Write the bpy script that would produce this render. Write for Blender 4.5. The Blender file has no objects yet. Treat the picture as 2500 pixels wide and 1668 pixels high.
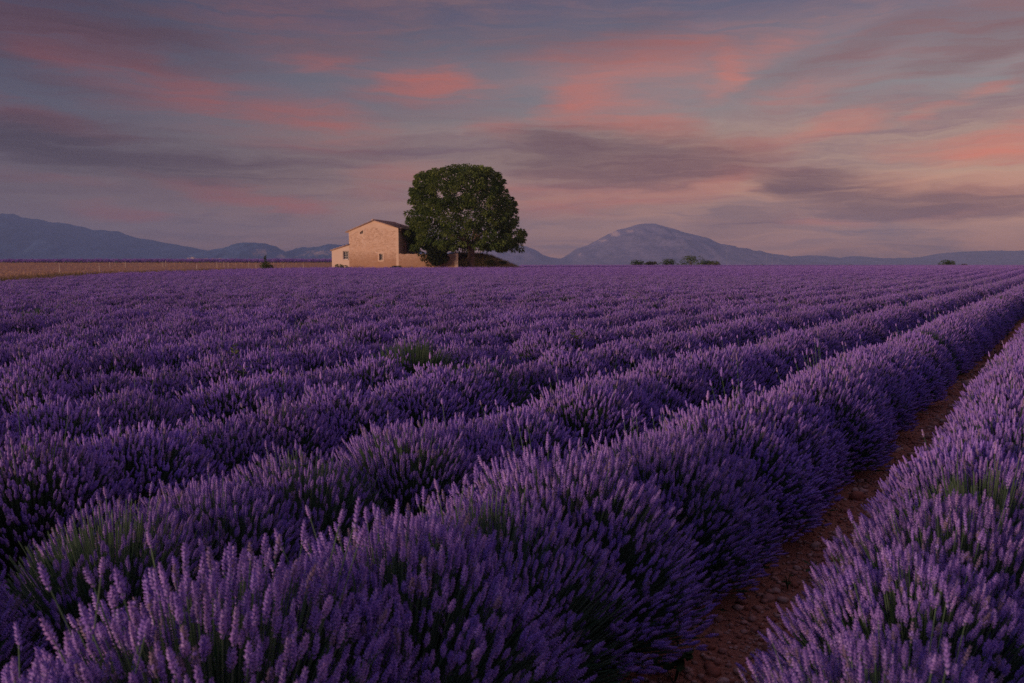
import bpy, math, random
import numpy as np
from mathutils import Vector, Matrix

random.seed(7)
rng = np.random.default_rng(7)
sc = bpy.context.scene
COL = sc.collection
R = math.radians

# ----------------------------------------------------------------- camera
F = 2083.33                     # focal length in photo pixels (2500 wide)
CAM_Z = 1.50
PITCH = math.atan(193 / F)
cam_d = bpy.data.cameras.new('camera')
cam_d.sensor_width = 36.0
cam_d.lens = 30.0
cam_d.clip_start = 0.05
cam_d.clip_end = 30000
cam_d.dof.use_dof = True
cam_d.dof.focus_distance = 9.0
cam_d.dof.aperture_fstop = 5.6
cam = bpy.data.objects.new('camera', cam_d)
COL.objects.link(cam)
cam.location = (0, 0, CAM_Z)
cam.rotation_euler = (math.pi / 2 - PITCH, 0, 0)
sc.camera = cam


def P(px, py, depth):
    """world point seen at photo pixel (px, py), at world y = depth"""
    a = (px - 1250) / F
    b = (834 - py) / F
    c, s = math.cos(PITCH), math.sin(PITCH)
    d = Vector((a, c + b * s, -s + b * c))
    d *= depth / d.y
    return Vector((d.x, depth, CAM_Z + d.z))


# ----------------------------------------------------------------- render / view
sc.render.engine = 'CYCLES'
sc.cycles.max_bounces = 5
sc.cycles.diffuse_bounces = 3
sc.cycles.glossy_bounces = 2
sc.cycles.transmission_bounces = 2
sc.cycles.transparent_max_bounces = 6
sc.cycles.volume_bounces = 2
sc.cycles.use_adaptive_sampling = False
sc.cycles.use_denoising = False
sc.cycles.denoiser = 'OPENIMAGEDENOISE'
sc.cycles.denoising_input_passes = 'RGB_ALBEDO_NORMAL'
sc.cycles.denoising_prefilter = 'ACCURATE'
sc.cycles.sample_clamp_indirect = 1.5
sc.cycles.sample_clamp_direct = 3.0
sc.view_settings.view_transform = 'Standard'
sc.view_settings.look = 'None'
sc.view_settings.exposure = 0.0
sc.view_settings.gamma = 1.0
sc.view_settings.use_curve_mapping = False

# ----------------------------------------------------------------- sun
SUN_AZ = R(233)                 # clockwise from +Y: behind and left of the camera
SUN_EL = R(8)
sv = Vector((math.sin(SUN_AZ) * math.cos(SUN_EL), math.cos(SUN_AZ) * math.cos(SUN_EL), math.sin(SUN_EL)))
sd = bpy.data.lights.new('sun', 'SUN')
sd.energy = 2.3
sd.color = (1.0, 0.60, 0.42)
sd.angle = R(16)
sun = bpy.data.objects.new('sun', sd)
COL.objects.link(sun)
sun.rotation_euler = sv.to_track_quat('Z', 'Y').to_euler()
sun.location = (-60, -60, 60)


def lin(r, g, b):
    f = lambda c: (c / 255 / 12.92) if c / 255 <= 0.04045 else ((c / 255 + 0.055) / 1.055) ** 2.4
    return (f(r), f(g), f(b), 1.0)


# ----------------------------------------------------------------- world: dusk sky with pink and grey clouds
w = bpy.data.worlds.new('World')
sc.world = w
w.use_nodes = True
nt = w.node_tree
N, L = nt.nodes, nt.links
N.clear()


def nd(tree, t, **kw):
    n = tree.nodes.new(t)
    for k, v in kw.items():
        setattr(n, k, v)
    return n


def wmath(op, a, b=None, clamp=False):
    n = nd(nt, 'ShaderNodeMath', operation=op, use_clamp=clamp)
    for i, v in enumerate((a, b)):
        if v is None:
            continue
        if isinstance(v, (int, float)):
            n.inputs[i].default_value = v
        else:
            L.new(v, n.inputs[i])
    return n.outputs[0]


def wmix(fac, a, b):
    n = nd(nt, 'ShaderNodeMix', data_type='RGBA')
    for i, v in ((0, fac), (6, a), (7, b)):
        if isinstance(v, (int, float, tuple)):
            n.inputs[i].default_value = v
        else:
            L.new(v, n.inputs[i])
    return n.outputs[2]


def wramp(fac, stops):
    n = nd(nt, 'ShaderNodeValToRGB')
    n.color_ramp.interpolation = 'EASE'
    el = n.color_ramp.elements
    while len(el) < len(stops):
        el.new(0.5)
    for e, (p, c) in zip(el, stops):
        e.position = p
        e.color = c
    L.new(fac, n.inputs[0])
    return n.outputs[0]


def wrange(v, a, b, c, d, smooth=True):
    n = nd(nt, 'ShaderNodeMapRange', interpolation_type='SMOOTHSTEP' if smooth else 'LINEAR')
    n.inputs[1].default_value, n.inputs[2].default_value = a, b
    n.inputs[3].default_value, n.inputs[4].default_value = c, d
    L.new(v, n.inputs[0])
    return n.outputs[0]


tc = nd(nt, 'ShaderNodeTexCoord')
sep = nd(nt, 'ShaderNodeSeparateXYZ')
L.new(tc.outputs['Generated'], sep.inputs[0])
az = wmath('ARCTAN2', sep.outputs[0], sep.outputs[1])
el = wmath('ARCSINE', sep.outputs[2])
ae = nd(nt, 'ShaderNodeCombineXYZ')
L.new(az, ae.inputs[0]); L.new(el, ae.inputs[1])
AE = ae.outputs[0]


def wnoise(vec, sx, sy, rot, scale, detail, rough, dist=0.0, off=0.0):
    m = nd(nt, 'ShaderNodeMapping')
    m.inputs['Rotation'].default_value = (0, 0, R(rot))
    m.inputs['Scale'].default_value = (sx, sy, 1)
    m.inputs['Location'].default_value = (off, off * 0.7, off)
    L.new(vec, m.inputs[0])
    n = nd(nt, 'ShaderNodeTexNoise')
    n.inputs['Scale'].default_value = scale
    n.inputs['Detail'].default_value = detail
    n.inputs['Roughness'].default_value = rough
    n.inputs['Distortion'].default_value = dist
    L.new(m.outputs[0], n.inputs['Vector'])
    return n


# warp the coordinates so the cloud banks get wispy borders
wn1 = wnoise(AE, 0.45, 1.5, 4, 11, 4, 0.55)
wn2 = wnoise(AE, 0.30, 2.2, -6, 26, 5, 0.6, off=3.1)


def vmath(op, a, b):
    n = nd(nt, 'ShaderNodeVectorMath', operation=op)
    for i, v in enumerate((a, b)):
        if isinstance(v, tuple):
            n.inputs[i].default_value = v
        else:
            L.new(v, n.inputs[i])
    return n.outputs[0]


w1 = vmath('MULTIPLY', vmath('SUBTRACT', wn1.outputs['Color'], (0.5, 0.5, 0.5)), (0.13, 0.036, 0))
w2 = vmath('MULTIPLY', vmath('SUBTRACT', wn2.outputs['Color'], (0.5, 0.5, 0.5)), (0.09, 0.026, 0))
AEW = vmath('ADD', AE, vmath('ADD', w1, w2))


def px2ae(px, py):
    d = (P(px, py, 100.0) - Vector((0, 0, CAM_Z))).normalized()
    return math.atan2(d.x, d.y), math.asin(d.z)


def streaks(lst):
    tot = None
    for cx, cy, rx, ry, rot, amt in lst:
        a, e = px2ae(cx, cy)
        m = nd(nt, 'ShaderNodeMapping', vector_type='TEXTURE')
        m.inputs['Location'].default_value = (a, e, 0)
        m.inputs['Rotation'].default_value = (0, 0, R(rot))
        m.inputs['Scale'].default_value = (rx * 1.35 / F, ry * 1.5 / F, 1)
        L.new(AEW, m.inputs[0])
        ln = nd(nt, 'ShaderNodeVectorMath', operation='LENGTH')
        L.new(m.outputs[0], ln.inputs[0])
        v = wrange(ln.outputs['Value'], 1.0, 0.0, 0.0, amt)
        tot = v if tot is None else wmath('ADD', tot, v)
    return tot


PINK = [(64, 58, 250, 60, -10, .45), (144, 141, 110, 22, -15, .6), (360, 145, 60, 18, 10, .25), (452, 218, 120, 36, -5, 1.0),
        (532, 250, 360, 70, -12, .7), (787, 287, 170, 32, -3, 1.1), (1027, 191, 110, 24, 5, .95), (1040, 205, 200, 50, 0, .4),
        (798, 152, 90, 22, 8, .4), (718, 64, 250, 80, 0, .1), (42, 266, 220, 25, -12, 1.2), (160, 290, 200, 25, -12, .4),
        (558, 476, 170, 18, -8, 1.5), (665, 497, 150, 16, -9, 1.4), (298, 521, 100, 18, -5, 1.1), (96, 441, 140, 15, -4, .25),
        (904, 468, 110, 20, 0, .4), (957, 425, 150, 35, 5, .3), (1213, 319, 100, 30, 0, .35), (200, 130, 300, 80, -10, .22),
        (1410, 261, 110, 55, 10, .9), (1569, 293, 150, 40, -10, .95), (1622, 122, 250, 50, 5, .4), (1516, 175, 250, 60, 0, .4),
        (1766, 165, 60, 32, -20, .75), (1835, 143, 160, 30, 20, .35), (1755, 223, 120, 25, 25, .3), (2080, 287, 130, 28, 12, .85),
        (2330, 245, 100, 18, 20, .9), (1995, 218, 180, 25, 5, .3), (2367, 362, 170, 25, -3, .7), (2447, 325, 110, 25, 8, .7),
        (2473, 375, 120, 22, 5, 1.), (1835, 356, 150, 30, 0, .5), (1543, 495, 250, 30, 5, .5), (1755, 431, 70, 25, 15, .55),
        (1410, 516, 250, 25, 0, .4), (1968, 543, 120, 14, 0, .4), (2420, 468, 150, 25, 5, .4), (2340, 516, 150, 15, 0, .5),
        (2180, 447, 130, 30, -3, .35), (1300, 470, 200, 40, 0, .3), (1620, 440, 330, 60, 3, .4)]
DARK = [(1543, 372, 330, 60, -3, 1.0), (1675, 404, 250, 40, 5, .7), (1356, 367, 150, 40, 0, .5), (1436, 425, 180, 30, -4, .5),
        (2021, 447, 170, 38, -3, 2.0), (1915, 463, 110, 20, 3, .7), (2287, 495, 300, 32, 0, 1.4), (2420, 527, 120, 12, 4, .6),
        (1808, 548, 120, 30, 0, .5), (2207, 80, 350, 30, 15, .4), (2447, 64, 180, 40, 20, .6), (2314, 149, 200, 20, 12, .35),
        (1569, 58, 130, 30, 0, .3), (53, 320, 250, 60, -10, 1.3), (266, 372, 350, 50, -8, 1.0), (372, 410, 350, 40, -4, .45),
        (532, 394, 300, 36, 0, .35), (877, 372, 180, 18, 3, .15), (2287, 612, 300, 30, 3, .35), (1516, 122, 300, 40, 0, .3),
        (2473, 175, 80, 20, 10, .4), (1190, 395, 120, 25, 0, .1), (110, 40, 420, 70, -6, .75), (70, 175, 260, 40, -10, .35), (330, 330, 300, 40, -8, .4)]
# the cloud deck continues behind and above the camera as plain noise banks
nb = wnoise(AEW, 0.5, 2.0, 6, 5.5, 5, 0.6, 0.3, 7.7)
nfine = wnoise(AEW, 0.26, 2.4, 5, 15, 9, 0.66, 0.4, 1.3)        # torn edges
nwisp = wnoise(AEW, 0.16, 3.6, 4, 30, 8, 0.64, 0.3, 5.9)        # thin combed wisps
nmauve = wnoise(AEW, 0.30, 2.0, 5, 8.0, 9, 0.66, 0.5, 11.7)     # broad thin veil
wisp = wrange(nwisp.outputs['Fac'], 0.30, 0.70, 0.0, 1.0, smooth=False)
torn = wrange(nfine.outputs['Fac'], 0.28, 0.72, 0.0, 1.0, smooth=False)
tex = wmath('MULTIPLY', wmath('ADD', wmath('MULTIPLY', torn, 1.7), 0.02), wmath('ADD', wmath('MULTIPLY', wisp, 1.3), 0.32))
behind = wrange(wmath('COSINE', az), 0.82, 0.5, 0.0, 1.0)
above = wrange(el, 0.28, 0.45, 0.0, 1.0)
off = wmath('MAXIMUM', behind, above)
pk_noise = wmath('MULTIPLY', wrange(nb.outputs['Fac'], 0.48, 0.72, 0.0, 0.7), off)
dk_noise = wmath('MULTIPLY', wrange(nb.outputs['Fac'], 0.50, 0.30, 0.0, 0.6), off)
soft_p, soft_d = streaks(PINK), streaks(DARK)
pink = wmath('ADD', wmath('MULTIPLY', soft_p, tex), pk_noise)
pink = wmath('ADD', pink, wmath('MULTIPLY', wmath('MULTIPLY', torn, wisp), 0.14))
dark = wmath('ADD', wmath('MULTIPLY', soft_d, tex), dk_noise)
dark = wmath('ADD', dark, wmath('MULTIPLY', wmath('SUBTRACT', 1.0, torn), 0.10))


def soft_clip(v, top, k):
    # v / (1 + v) style shoulder keeps detail inside the thick parts
    return wmath('MULTIPLY', wmath('DIVIDE', v, wmath('ADD', v, k)), top)


# glow towards the right of the view
glow = wrange(wmath('COSINE', wmath('SUBTRACT', az, R(75))), -0.42, 0.86, 0.0, 1.0)
elf = wrange(el, 0.0, 0.62, 0.0, 1.0, smooth=False)
left = wramp(elf, [(0.0, lin(134, 96, 102)), (.09, lin(102, 89, 103)), (.26, lin(78, 85, 108)), (.46, lin(46, 62, 94)), (1.0, lin(88, 104, 158))])
right = wramp(elf, [(0.0, lin(246, 166, 124)), (.07, lin(250, 178, 138)), (.20, lin(216, 176, 148)), (.30, lin(152, 148, 150)), (.48, lin(84, 96, 126)), (1.0, lin(102, 114, 164))])
base = wmix(glow, left, right)
veil = wmath('MULTIPLY', wrange(nmauve.outputs['Fac'], 0.40, 0.66, 0.0, 0.85), wmath('ADD', wmath('MULTIPLY', wisp, 1.1), 0.25))
base = wmix(veil, base, wmix(glow, lin(82, 66, 86), lin(152, 124, 128)))
pinkc = wmix(glow, lin(136, 68, 74), lin(246, 134, 104))
darkc = wmix(glow, lin(60, 49, 70), lin(128, 84, 87))
skyc = wmix(soft_clip(pink, 1.25, 0.95), base, pinkc)
skyc = wmix(soft_clip(dark, 1.25, 0.65), skyc, darkc)
sky_t = nd(nt, 'ShaderNodeTexSky', sky_type='NISHITA')
sky_t.sun_disc = False
sky_t.sun_elevation = SUN_EL
sky_t.sun_rotation = SUN_AZ
bg_clear = nd(nt, 'ShaderNodeBackground')
bg_clear.inputs[1].default_value = 0.005
L.new(sky_t.outputs[0], bg_clear.inputs[0])
bg_cloud = nd(nt, 'ShaderNodeBackground')
bg_cloud.inputs[1].default_value = 0.96
L.new(skyc, bg_cloud.inputs[0])
add = nd(nt, 'ShaderNodeAddShader')
L.new(bg_clear.outputs[0], add.inputs[0]); L.new(bg_cloud.outputs[0], add.inputs[1])
wo = nd(nt, 'ShaderNodeOutputWorld')
L.new(add.outputs[0], wo.inputs['Surface'])


# ----------------------------------------------------------------- helpers
def tag(o, label=None, cat=None, group=None, kind=None):
    if label: o['label'] = label
    if cat: o['category'] = cat
    if group: o['group'] = group
    if kind: o['kind'] = kind
    return o


def empty(name, loc, rz=0.0):
    o = bpy.data.objects.new(name, None)
    o.location = loc
    o.rotation_euler = (0, 0, rz)
    COL.objects.link(o)
    return o


def mesh_np(name, V, polys, mats, mi=None, tint=None, smooth=False):
    """polys: list of index arrays (n,k); one mesh from all of them"""
    me = bpy.data.meshes.new(name)
    V = np.asarray(V, np.float32)
    me.vertices.add(len(V))
    me.vertices.foreach_set('co', V.ravel())
    loops, tot = [], []
    for p in polys:
        p = np.asarray(p, np.int32)
        if len(p) == 0:
            continue
        loops.append(p.ravel()); tot.append(np.full(len(p), p.shape[1], np.int32))
    loops = np.concatenate(loops); tot = np.concatenate(tot)
    me.loops.add(len(loops)); me.loops.foreach_set('vertex_index', loops)
    me.polygons.add(len(tot))
    st = np.zeros(len(tot), np.int32); st[1:] = np.cumsum(tot)[:-1]
    me.polygons.foreach_set('loop_start', st)
    me.polygons.foreach_set('loop_total', tot)
    if mi is not None:
        me.polygons.foreach_set('material_index', np.asarray(mi, np.int32))
    if smooth:
        me.polygons.foreach_set('use_smooth', np.ones(len(tot), bool))
    for m in (mats if isinstance(mats, (list, tuple)) else [mats]):
        me.materials.append(m)
    if tint is not None:
        a = me.attributes.new('tint', 'FLOAT', 'POINT')
        a.data.foreach_set('value', np.asarray(tint, np.float32))
    me.update(calc_edges=True)
    me.validate()
    return me


def link(name, me, parent=None):
    o = bpy.data.objects.new(name, me)
    COL.objects.link(o)
    if parent is not None:
        o.parent = parent
    return o


class MB:
    """collects boxes, prisms and tubes into one mesh"""
    def __init__(s):
        s.v, s.f = [], []

    def poly(s, pts):
        i = len(s.v); s.v += [tuple(p) for p in pts]; s.f.append(tuple(range(i, i + len(pts))))

    def box(s, x0, y0, z0, x1, y1, z1):
        i = len(s.v)
        s.v += [(x0, y0, z0), (x1, y0, z0), (x1, y1, z0), (x0, y1, z0), (x0, y0, z1), (x1, y0, z1), (x1, y1, z1), (x0, y1, z1)]
        s.f += [tuple(i + k for k in q) for q in ((0, 3, 2, 1), (4, 5, 6, 7), (0, 1, 5, 4), (1, 2, 6, 5), (2, 3, 7, 6), (3, 0, 4, 7))]

    def prism_y(s, poly, y0, y1):
        """polygon in xz (counter-clockwise from the front) swept along y"""
        i = len(s.v); n = len(poly)
        s.v += [(x, y0, z) for x, z in poly] + [(x, y1, z) for x, z in poly]
        s.f.append(tuple(i + k for k in range(n)))
        s.f.append(tuple(i + n + k for k in reversed(range(n))))
        for k in range(n):
            a, b = k, (k + 1) % n
            s.f.append((i + b, i + a, i + n + a, i + n + b))

    def tube(s, pts, rad, n=7):
        pts = [Vector(p) for p in pts]
        rings = []
        for k, p in enumerate(pts):
            d = (pts[min(k + 1, len(pts) - 1)] - pts[max(k - 1, 0)]).normalized()
            a = d.orthogonal().normalized(); b = d.cross(a)
            r = rad[k] if isinstance(rad, (list, tuple)) else rad
            rings.append(len(s.v))
            for j in range(n):
                t = 2 * math.pi * j / n
                s.v.append(tuple(p + (a * math.cos(t) + b * math.sin(t)) * r))
        for k in range(len(pts) - 1):
            for j in range(n):
                s.f.append((rings[k] + j, rings[k] + (j + 1) % n, rings[k + 1] + (j + 1) % n, rings[k + 1] + j))
        s.f.append(tuple(rings[-1] + j for j in range(n)))
        s.f.append(tuple(rings[0] + j for j in reversed(range(n))))

    def build(s, name, mat, parent=None, smooth=False):
        me = bpy.data.meshes.new(name)
        me.from_pydata(s.v, [], s.f)
        me.materials.append(mat)
        if smooth:
            me.polygons.foreach_set('use_smooth', [True] * len(me.polygons))
        me.update()
        return link(name, me, parent)


def hash2(ix, iy, seed):
    h = (ix.astype(np.int64) * 374761393 + iy.astype(np.int64) * 668265263 + seed * 1442695041) & 0x7fffffff
    h = ((h ^ (h >> 13)) * 1274126177) & 0x7fffffff
    return ((h ^ (h >> 16)) & 0xffff) / 65535.0


def vnoise(x, y, seed=0):
    ix, iy = np.floor(x), np.floor(y)
    fx, fy = x - ix, y - iy
    ux, uy = fx * fx * (3 - 2 * fx), fy * fy * (3 - 2 * fy)
    a, b = hash2(ix, iy, seed), hash2(ix + 1, iy, seed)
    c, d = hash2(ix, iy + 1, seed), hash2(ix + 1, iy + 1, seed)
    return (a * (1 - ux) + b * ux) * (1 - uy) + (c * (1 - ux) + d * ux) * uy


def fbm(x, y, octv=5, seed=0):
    t, a, n = 0, 0.5, 0
    for k in range(octv):
        t = t + a * vnoise(x * 2 ** k, y * 2 ** k, seed + k); n += a; a *= 0.5
    return t / n


def sstep(a, b, x):
    t = np.clip((x - a) / (b - a), 0, 1)
    return t * t * (3 - 2 * t)


# ----------------------------------------------------------------- materials
def material(name, build, rough=0.85, spec=0.2):
    m = bpy.data.materials.new(name)
    m.use_nodes = True
    t = m.node_tree
    b = t.nodes['Principled BSDF']
    b.inputs['Roughness'].default_value = rough
    b.inputs['Specular IOR Level'].default_value = spec
    build(t, b)
    return m


def n_noise(t, scale, detail=4, rough=0.55, vec=None, dist=0.0):
    n = nd(t, 'ShaderNodeTexNoise')
    n.inputs['Scale'].default_value = scale
    n.inputs['Detail'].default_value = detail
    n.inputs['Roughness'].default_value = rough
    n.inputs['Distortion'].default_value = dist
    if vec is None:
        c = nd(t, 'ShaderNodeTexCoord'); vec = c.outputs['Object']
    t.links.new(vec, n.inputs['Vector'])
    return n.outputs['Fac']


def n_ramp(t, fac, stops):
    n = nd(t, 'ShaderNodeValToRGB')
    el = n.color_ramp.elements
    while len(el) < len(stops):
        el.new(0.5)
    for e, (p, c) in zip(el, stops):
        e.position = p; e.color = (*c, 1.0)
    t.links.new(fac, n.inputs[0])
    return n.outputs[0]


def n_mix(t, fac, a, b, mode='MIX'):
    n = nd(t, 'ShaderNodeMix', data_type='RGBA', blend_type=mode)
    for i, v in ((0, fac), (6, a), (7, b)):
        if isinstance(v, tuple) and len(v) == 3: v = (*v, 1.0)
        if isinstance(v, (int, float, tuple)): n.inputs[i].default_value = v
        else: t.links.new(v, n.inputs[i])
    return n.outputs[2]


def n_bump(t, b, height, strength=0.5, dist=0.02):
    n = nd(t, 'ShaderNodeBump')
    n.inputs['Strength'].default_value = strength
    n.inputs['Distance'].default_value = dist
    t.links.new(height, n.inputs['Height'])
    t.links.new(n.outputs[0], b.inputs['Normal'])


def tinted(c1, c2, vary=0.25):
    """two colours blended by the per-piece tint, with a little change from plant to plant"""
    def f(t, b):
        a = nd(t, 'ShaderNodeAttribute', attribute_name='tint')
        col = n_mix(t, a.outputs['Fac'], c1, c2)
        oi = nd(t, 'ShaderNodeObjectInfo')
        mr = nd(t, 'ShaderNodeMapRange')
        mr.inputs[3].default_value = 1 - vary; mr.inputs[4].default_value = 1 + vary
        t.links.new(oi.outputs['Random'], mr.inputs[0])
        hs = nd(t, 'ShaderNodeHueSaturation')
        t.links.new(mr.outputs[0], hs.inputs['Value'])
        t.links.new(col, hs.inputs['Color'])
        t.links.new(hs.outputs[0], b.inputs['Base Color'])
    return f


def translucent(m, k):
    t = m.node_tree
    b = t.nodes['Principled BSDF']; o = t.nodes['Material Output']
    tr = nd(t, 'ShaderNodeBsdfTranslucent'); mx = nd(t, 'ShaderNodeMixShader')
    mx.inputs[0].default_value = k
    t.links.new(b.inputs['Base Color'].links[0].from_socket, tr.inputs[0])
    t.links.new(b.outputs[0], mx.inputs[1]); t.links.new(tr.outputs[0], mx.inputs[2])
    t.links.new(mx.outputs[0], o.inputs['Surface'])
    return m


M = {}
def f_flower(t, b):
    tinted((.265, .175, .67), (.42, .275, .69), .14)(t, b)
    hs = b.inputs['Base Color'].links[0].from_socket
    a = nd(t, 'ShaderNodeAttribute', attribute_name='tint')
    # spikes past their bloom turn dull grey-mauve
    fade = nd(t, 'ShaderNodeMapRange'); fade.inputs[1].default_value = .16; fade.inputs[2].default_value = .04
    t.links.new(a.outputs['Fac'], fade.inputs[0])
    t.links.new(n_mix(t, fade.outputs[0], hs, (.27, .21, .33)), b.inputs['Base Color'])


M['flower'] = material('lavender_flower', f_flower, .9, .1)
M['bloom'] = material('lavender_bloom', tinted((.39, .29, .82), (.52, .39, .82), .1), .9, .1)
M['stem'] = material('lavender_stem', tinted((.085, .18, .095), (.16, .25, .15), .15), .9, .1)
M['leaf'] = material('lavender_leaf', tinted((.07, .19, .085), (.13, .27, .14), .15), .9, .1)
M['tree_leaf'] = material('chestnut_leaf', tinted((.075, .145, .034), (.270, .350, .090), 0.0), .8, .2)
M['dark_leaf'] = material('dark_leaf', tinted((.022, .036, .012), (.07, .09, .028), 0.0), .85, .15)
M['shrub_leaf'] = material('shrub_leaf', tinted((.055, .105, .028), (.15, .22, .06), .15), .85, .15)
M['grey_shrub'] = material('grey_shrub_leaf', tinted((.075, .095, .045), (.17, .19, .10), .15), .85, .15)
M['weed_leaf'] = material('weed_leaf', tinted((.04, .10, .035), (.14, .19, .06), .1), .8, .2)
M['dry_grass'] = material('dry_grass', tinted((.42, .27, .16), (.62, .47, .30), .1), .9, .1)
M['mound_grass'] = material('mound_grass', tinted((.20, .19, .11), (.50, .40, .26), .1), .9, .1)
M['verge'] = material('verge_grass', tinted((.07, .085, .035), (.24, .18, .09), .1), .9, .1)


for k_, f_ in (('leaf', .3), ('stem', .2), ('tree_leaf', .3), ('shrub_leaf', .3), ('weed_leaf', .3), ('dry_grass', .3), ('verge', .3)):
    translucent(M[k_], f_)


def f_bark(t, b):
    n = n_noise(t, 3.0, 6, .65)
    t.links.new(n_ramp(t, n, [(.3, (.17, .115, .08)), (.7, (.42, .32, .24))]), b.inputs['Base Color'])
    n_bump(t, b, n_noise(t, 9.0, 5), .8, .04)


M['bark'] = material('bark', f_bark, .95, .1)


def f_soil(t, b):
    n = n_noise(t, 3.0, 6, .65)
    n2 = n_noise(t, 40.0, 5, .7)
    c = n_ramp(t, n, [(.3, (.34, .145, .082)), (.55, (.48, .22, .125)), (.75, (.56, .31, .19))])
    c = n_mix(t, .45, c, n_ramp(t, n2, [(.35, (.20, .09, .055)), (.65, (.52, .32, .21))]))
    t.links.new(c, b.inputs['Base Color'])
    n_bump(t, b, n2, .9, .02)


M['soil'] = material('red_soil', f_soil, .95, .1)


def f_stone_chip(t, b):
    tinted((.40, .18, .105), (.70, .55, .43), .15)(t, b)
    n_bump(t, b, n_noise(t, 60, 4), .5, .004)


M['chip'] = material('field_stone', f_stone_chip, .9, .15)


def f_stubble(t, b):
    c = nd(t, 'ShaderNodeTexCoord')
    m = nd(t, 'ShaderNodeMapping'); m.inputs['Scale'].default_value = (1, .35, 1)
    t.links.new(c.outputs['Object'], m.inputs[0])
    n = n_noise(t, .35, 6, .7, m.outputs[0]); n2 = n_noise(t, 2.5, 5, .7, m.outputs[0])
    col = n_ramp(t, n, [(.3, (.44, .24, .15)), (.55, (.54, .33, .21)), (.75, (.60, .43, .28))])
    col = n_mix(t, .4, col, n_ramp(t, n2, [(.35, (.22, .11, .075)), (.65, (.46, .29, .19))]))
    t.links.new(col, b.inputs['Base Color'])
    n_bump(t, b, n2, .8, .08)


M['stubble'] = material('stubble_field', f_stubble, .95, .1)


def f_rubble(dark):
    def f(t, b):
        c = nd(t, 'ShaderNodeTexCoord')
        m = nd(t, 'ShaderNodeMapping'); m.inputs['Scale'].default_value = (1, 1, 1.5)
        t.links.new(c.outputs['Object'], m.inputs[0])
        v = nd(t, 'ShaderNodeTexVoronoi'); v.inputs['Scale'].default_value = 4.6
        t.links.new(m.outputs[0], v.inputs['Vector'])
        sp = nd(t, 'ShaderNodeSeparateColor'); t.links.new(v.outputs['Color'], sp.inputs[0])
        stone = n_ramp(t, sp.outputs[0], [(0.0, (.50, .36, .26)), (.5, (.74, .57, .43)), (1.0, (.92, .78, .63))])
        d = nd(t, 'ShaderNodeTexVoronoi', feature='DISTANCE_TO_EDGE'); d.inputs['Scale'].default_value = 4.6
        t.links.new(m.outputs[0], d.inputs['Vector'])
        mort = n_ramp(t, d.outputs['Distance'], [(.03, (1, 1, 1)), (.14, (0, 0, 0))])
        col = n_mix(t, mort, stone, (.80, .60, .42))
        # large weathering patches, and the earth stain that climbs the foot of the wall
        n = n_noise(t, .9, 5, .65)
        col = n_mix(t, n_ramp(t, n, [(.35, (0, 0, 0)), (.7, (.55, .55, .55))]), col, (.74, .50, .32))
        sx = nd(t, 'ShaderNodeSeparateXYZ'); t.links.new(c.outputs['Object'], sx.inputs[0])
        nz = nd(t, 'ShaderNodeMath', operation='MULTIPLY_ADD'); nz.inputs[1].default_value = 1.5; t.links.new(n_noise(t, .7, 4), nz.inputs[0])
        t.links.new(sx.outputs[2], nz.inputs[2])
        st = n_ramp(t, nz.outputs[0], [(0.0, (0, 0, 0)), (.12, (.0, .0, .0)), (.2, (1, 1, 1)), (.42, (.75, .75, .75)), (.60, (0, 0, 0)), (1, (0, 0, 0))])
        sc_ = nd(t, 'ShaderNodeMath', operation='MULTIPLY'); sc_.inputs[1].default_value = 0.18; t.links.new(nz.outputs[0], sc_.inputs[0])
        for l in list(t.links):
            if l.to_node.type == 'VALTORGB' and l.from_node == nz:
                t.links.remove(l); t.links.new(sc_.outputs[0], l.to_node.inputs[0]) if False else None
        ramp = st.node
        t.links.new(sc_.outputs[0], ramp.inputs[0])
        col = n_mix(t, n_mix(t, 1.0, st, (.9, .9, .9), 'MULTIPLY'), col, (.44, .26, .16))
        if dark:
            col = n_mix(t, 1.0, col, (.98, .92, .92), 'MULTIPLY')
        t.links.new(col, b.inputs['Base Color'])
        n_bump(t, b, d.outputs['Distance'], .6, .05)
    return f


M['rubble'] = material('rubble_wall', f_rubble(False), .9, .1)
M['rubble_dark'] = material('brown_rubble_wall', f_rubble(True), .9, .1)


def f_plaster(c1, c2, sc_=1.5):
    def f(t, b):
        n = n_noise(t, sc_, 6, .65)
        t.links.new(n_ramp(t, n, [(.3, c1), (.7, c2)]), b.inputs['Base Color'])
        n_bump(t, b, n_noise(t, 14, 5), .3, .02)
    return f


M['render'] = material('lime_render', f_plaster((.76, .57, .40), (.86, .69, .52)), .9, .1)
M['annex'] = material('pale_render', f_plaster((.78, .62, .48), (.86, .72, .58), .8), .9, .1)
M['grey_render'] = material('grey_render', f_plaster((.34, .33, .34), (.46, .44, .44)), .9, .1)
M['tile'] = material('clay_tile', f_plaster((.48, .32, .25), (.70, .54, .44), 5), .9, .1)
M['wood_pale'] = material('weathered_paint', f_plaster((.50, .42, .34), (.62, .54, .44), 8), .7, .2)
M['white_paint'] = material('white_paint', f_plaster((.74, .70, .64), (.80, .76, .70), 8), .6, .3)
M['wood_dark'] = material('dark_wood', f_plaster((.07, .045, .035), (.12, .08, .06), 6), .8, .2)
M['post'] = material('pale_post', f_plaster((.50, .45, .38), (.66, .60, .52), 6), .8, .2)
M['wire'] = material('wire', f_plaster((.30, .28, .26), (.36, .34, .31), 6), .5, .4)
M['mast'] = material('mast_paint', f_plaster((.5, .48, .48), (.6, .56, .56), 6), .6, .3)


def f_glass(t, b):
    b.inputs['Base Color'].default_value = (.05, .08, .09, 1)
    b.inputs['Roughness'].default_value = .08
    b.inputs['Specular IOR Level'].default_value = .6


M['glass'] = material('window_glass', f_glass, .08, .6)


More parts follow.
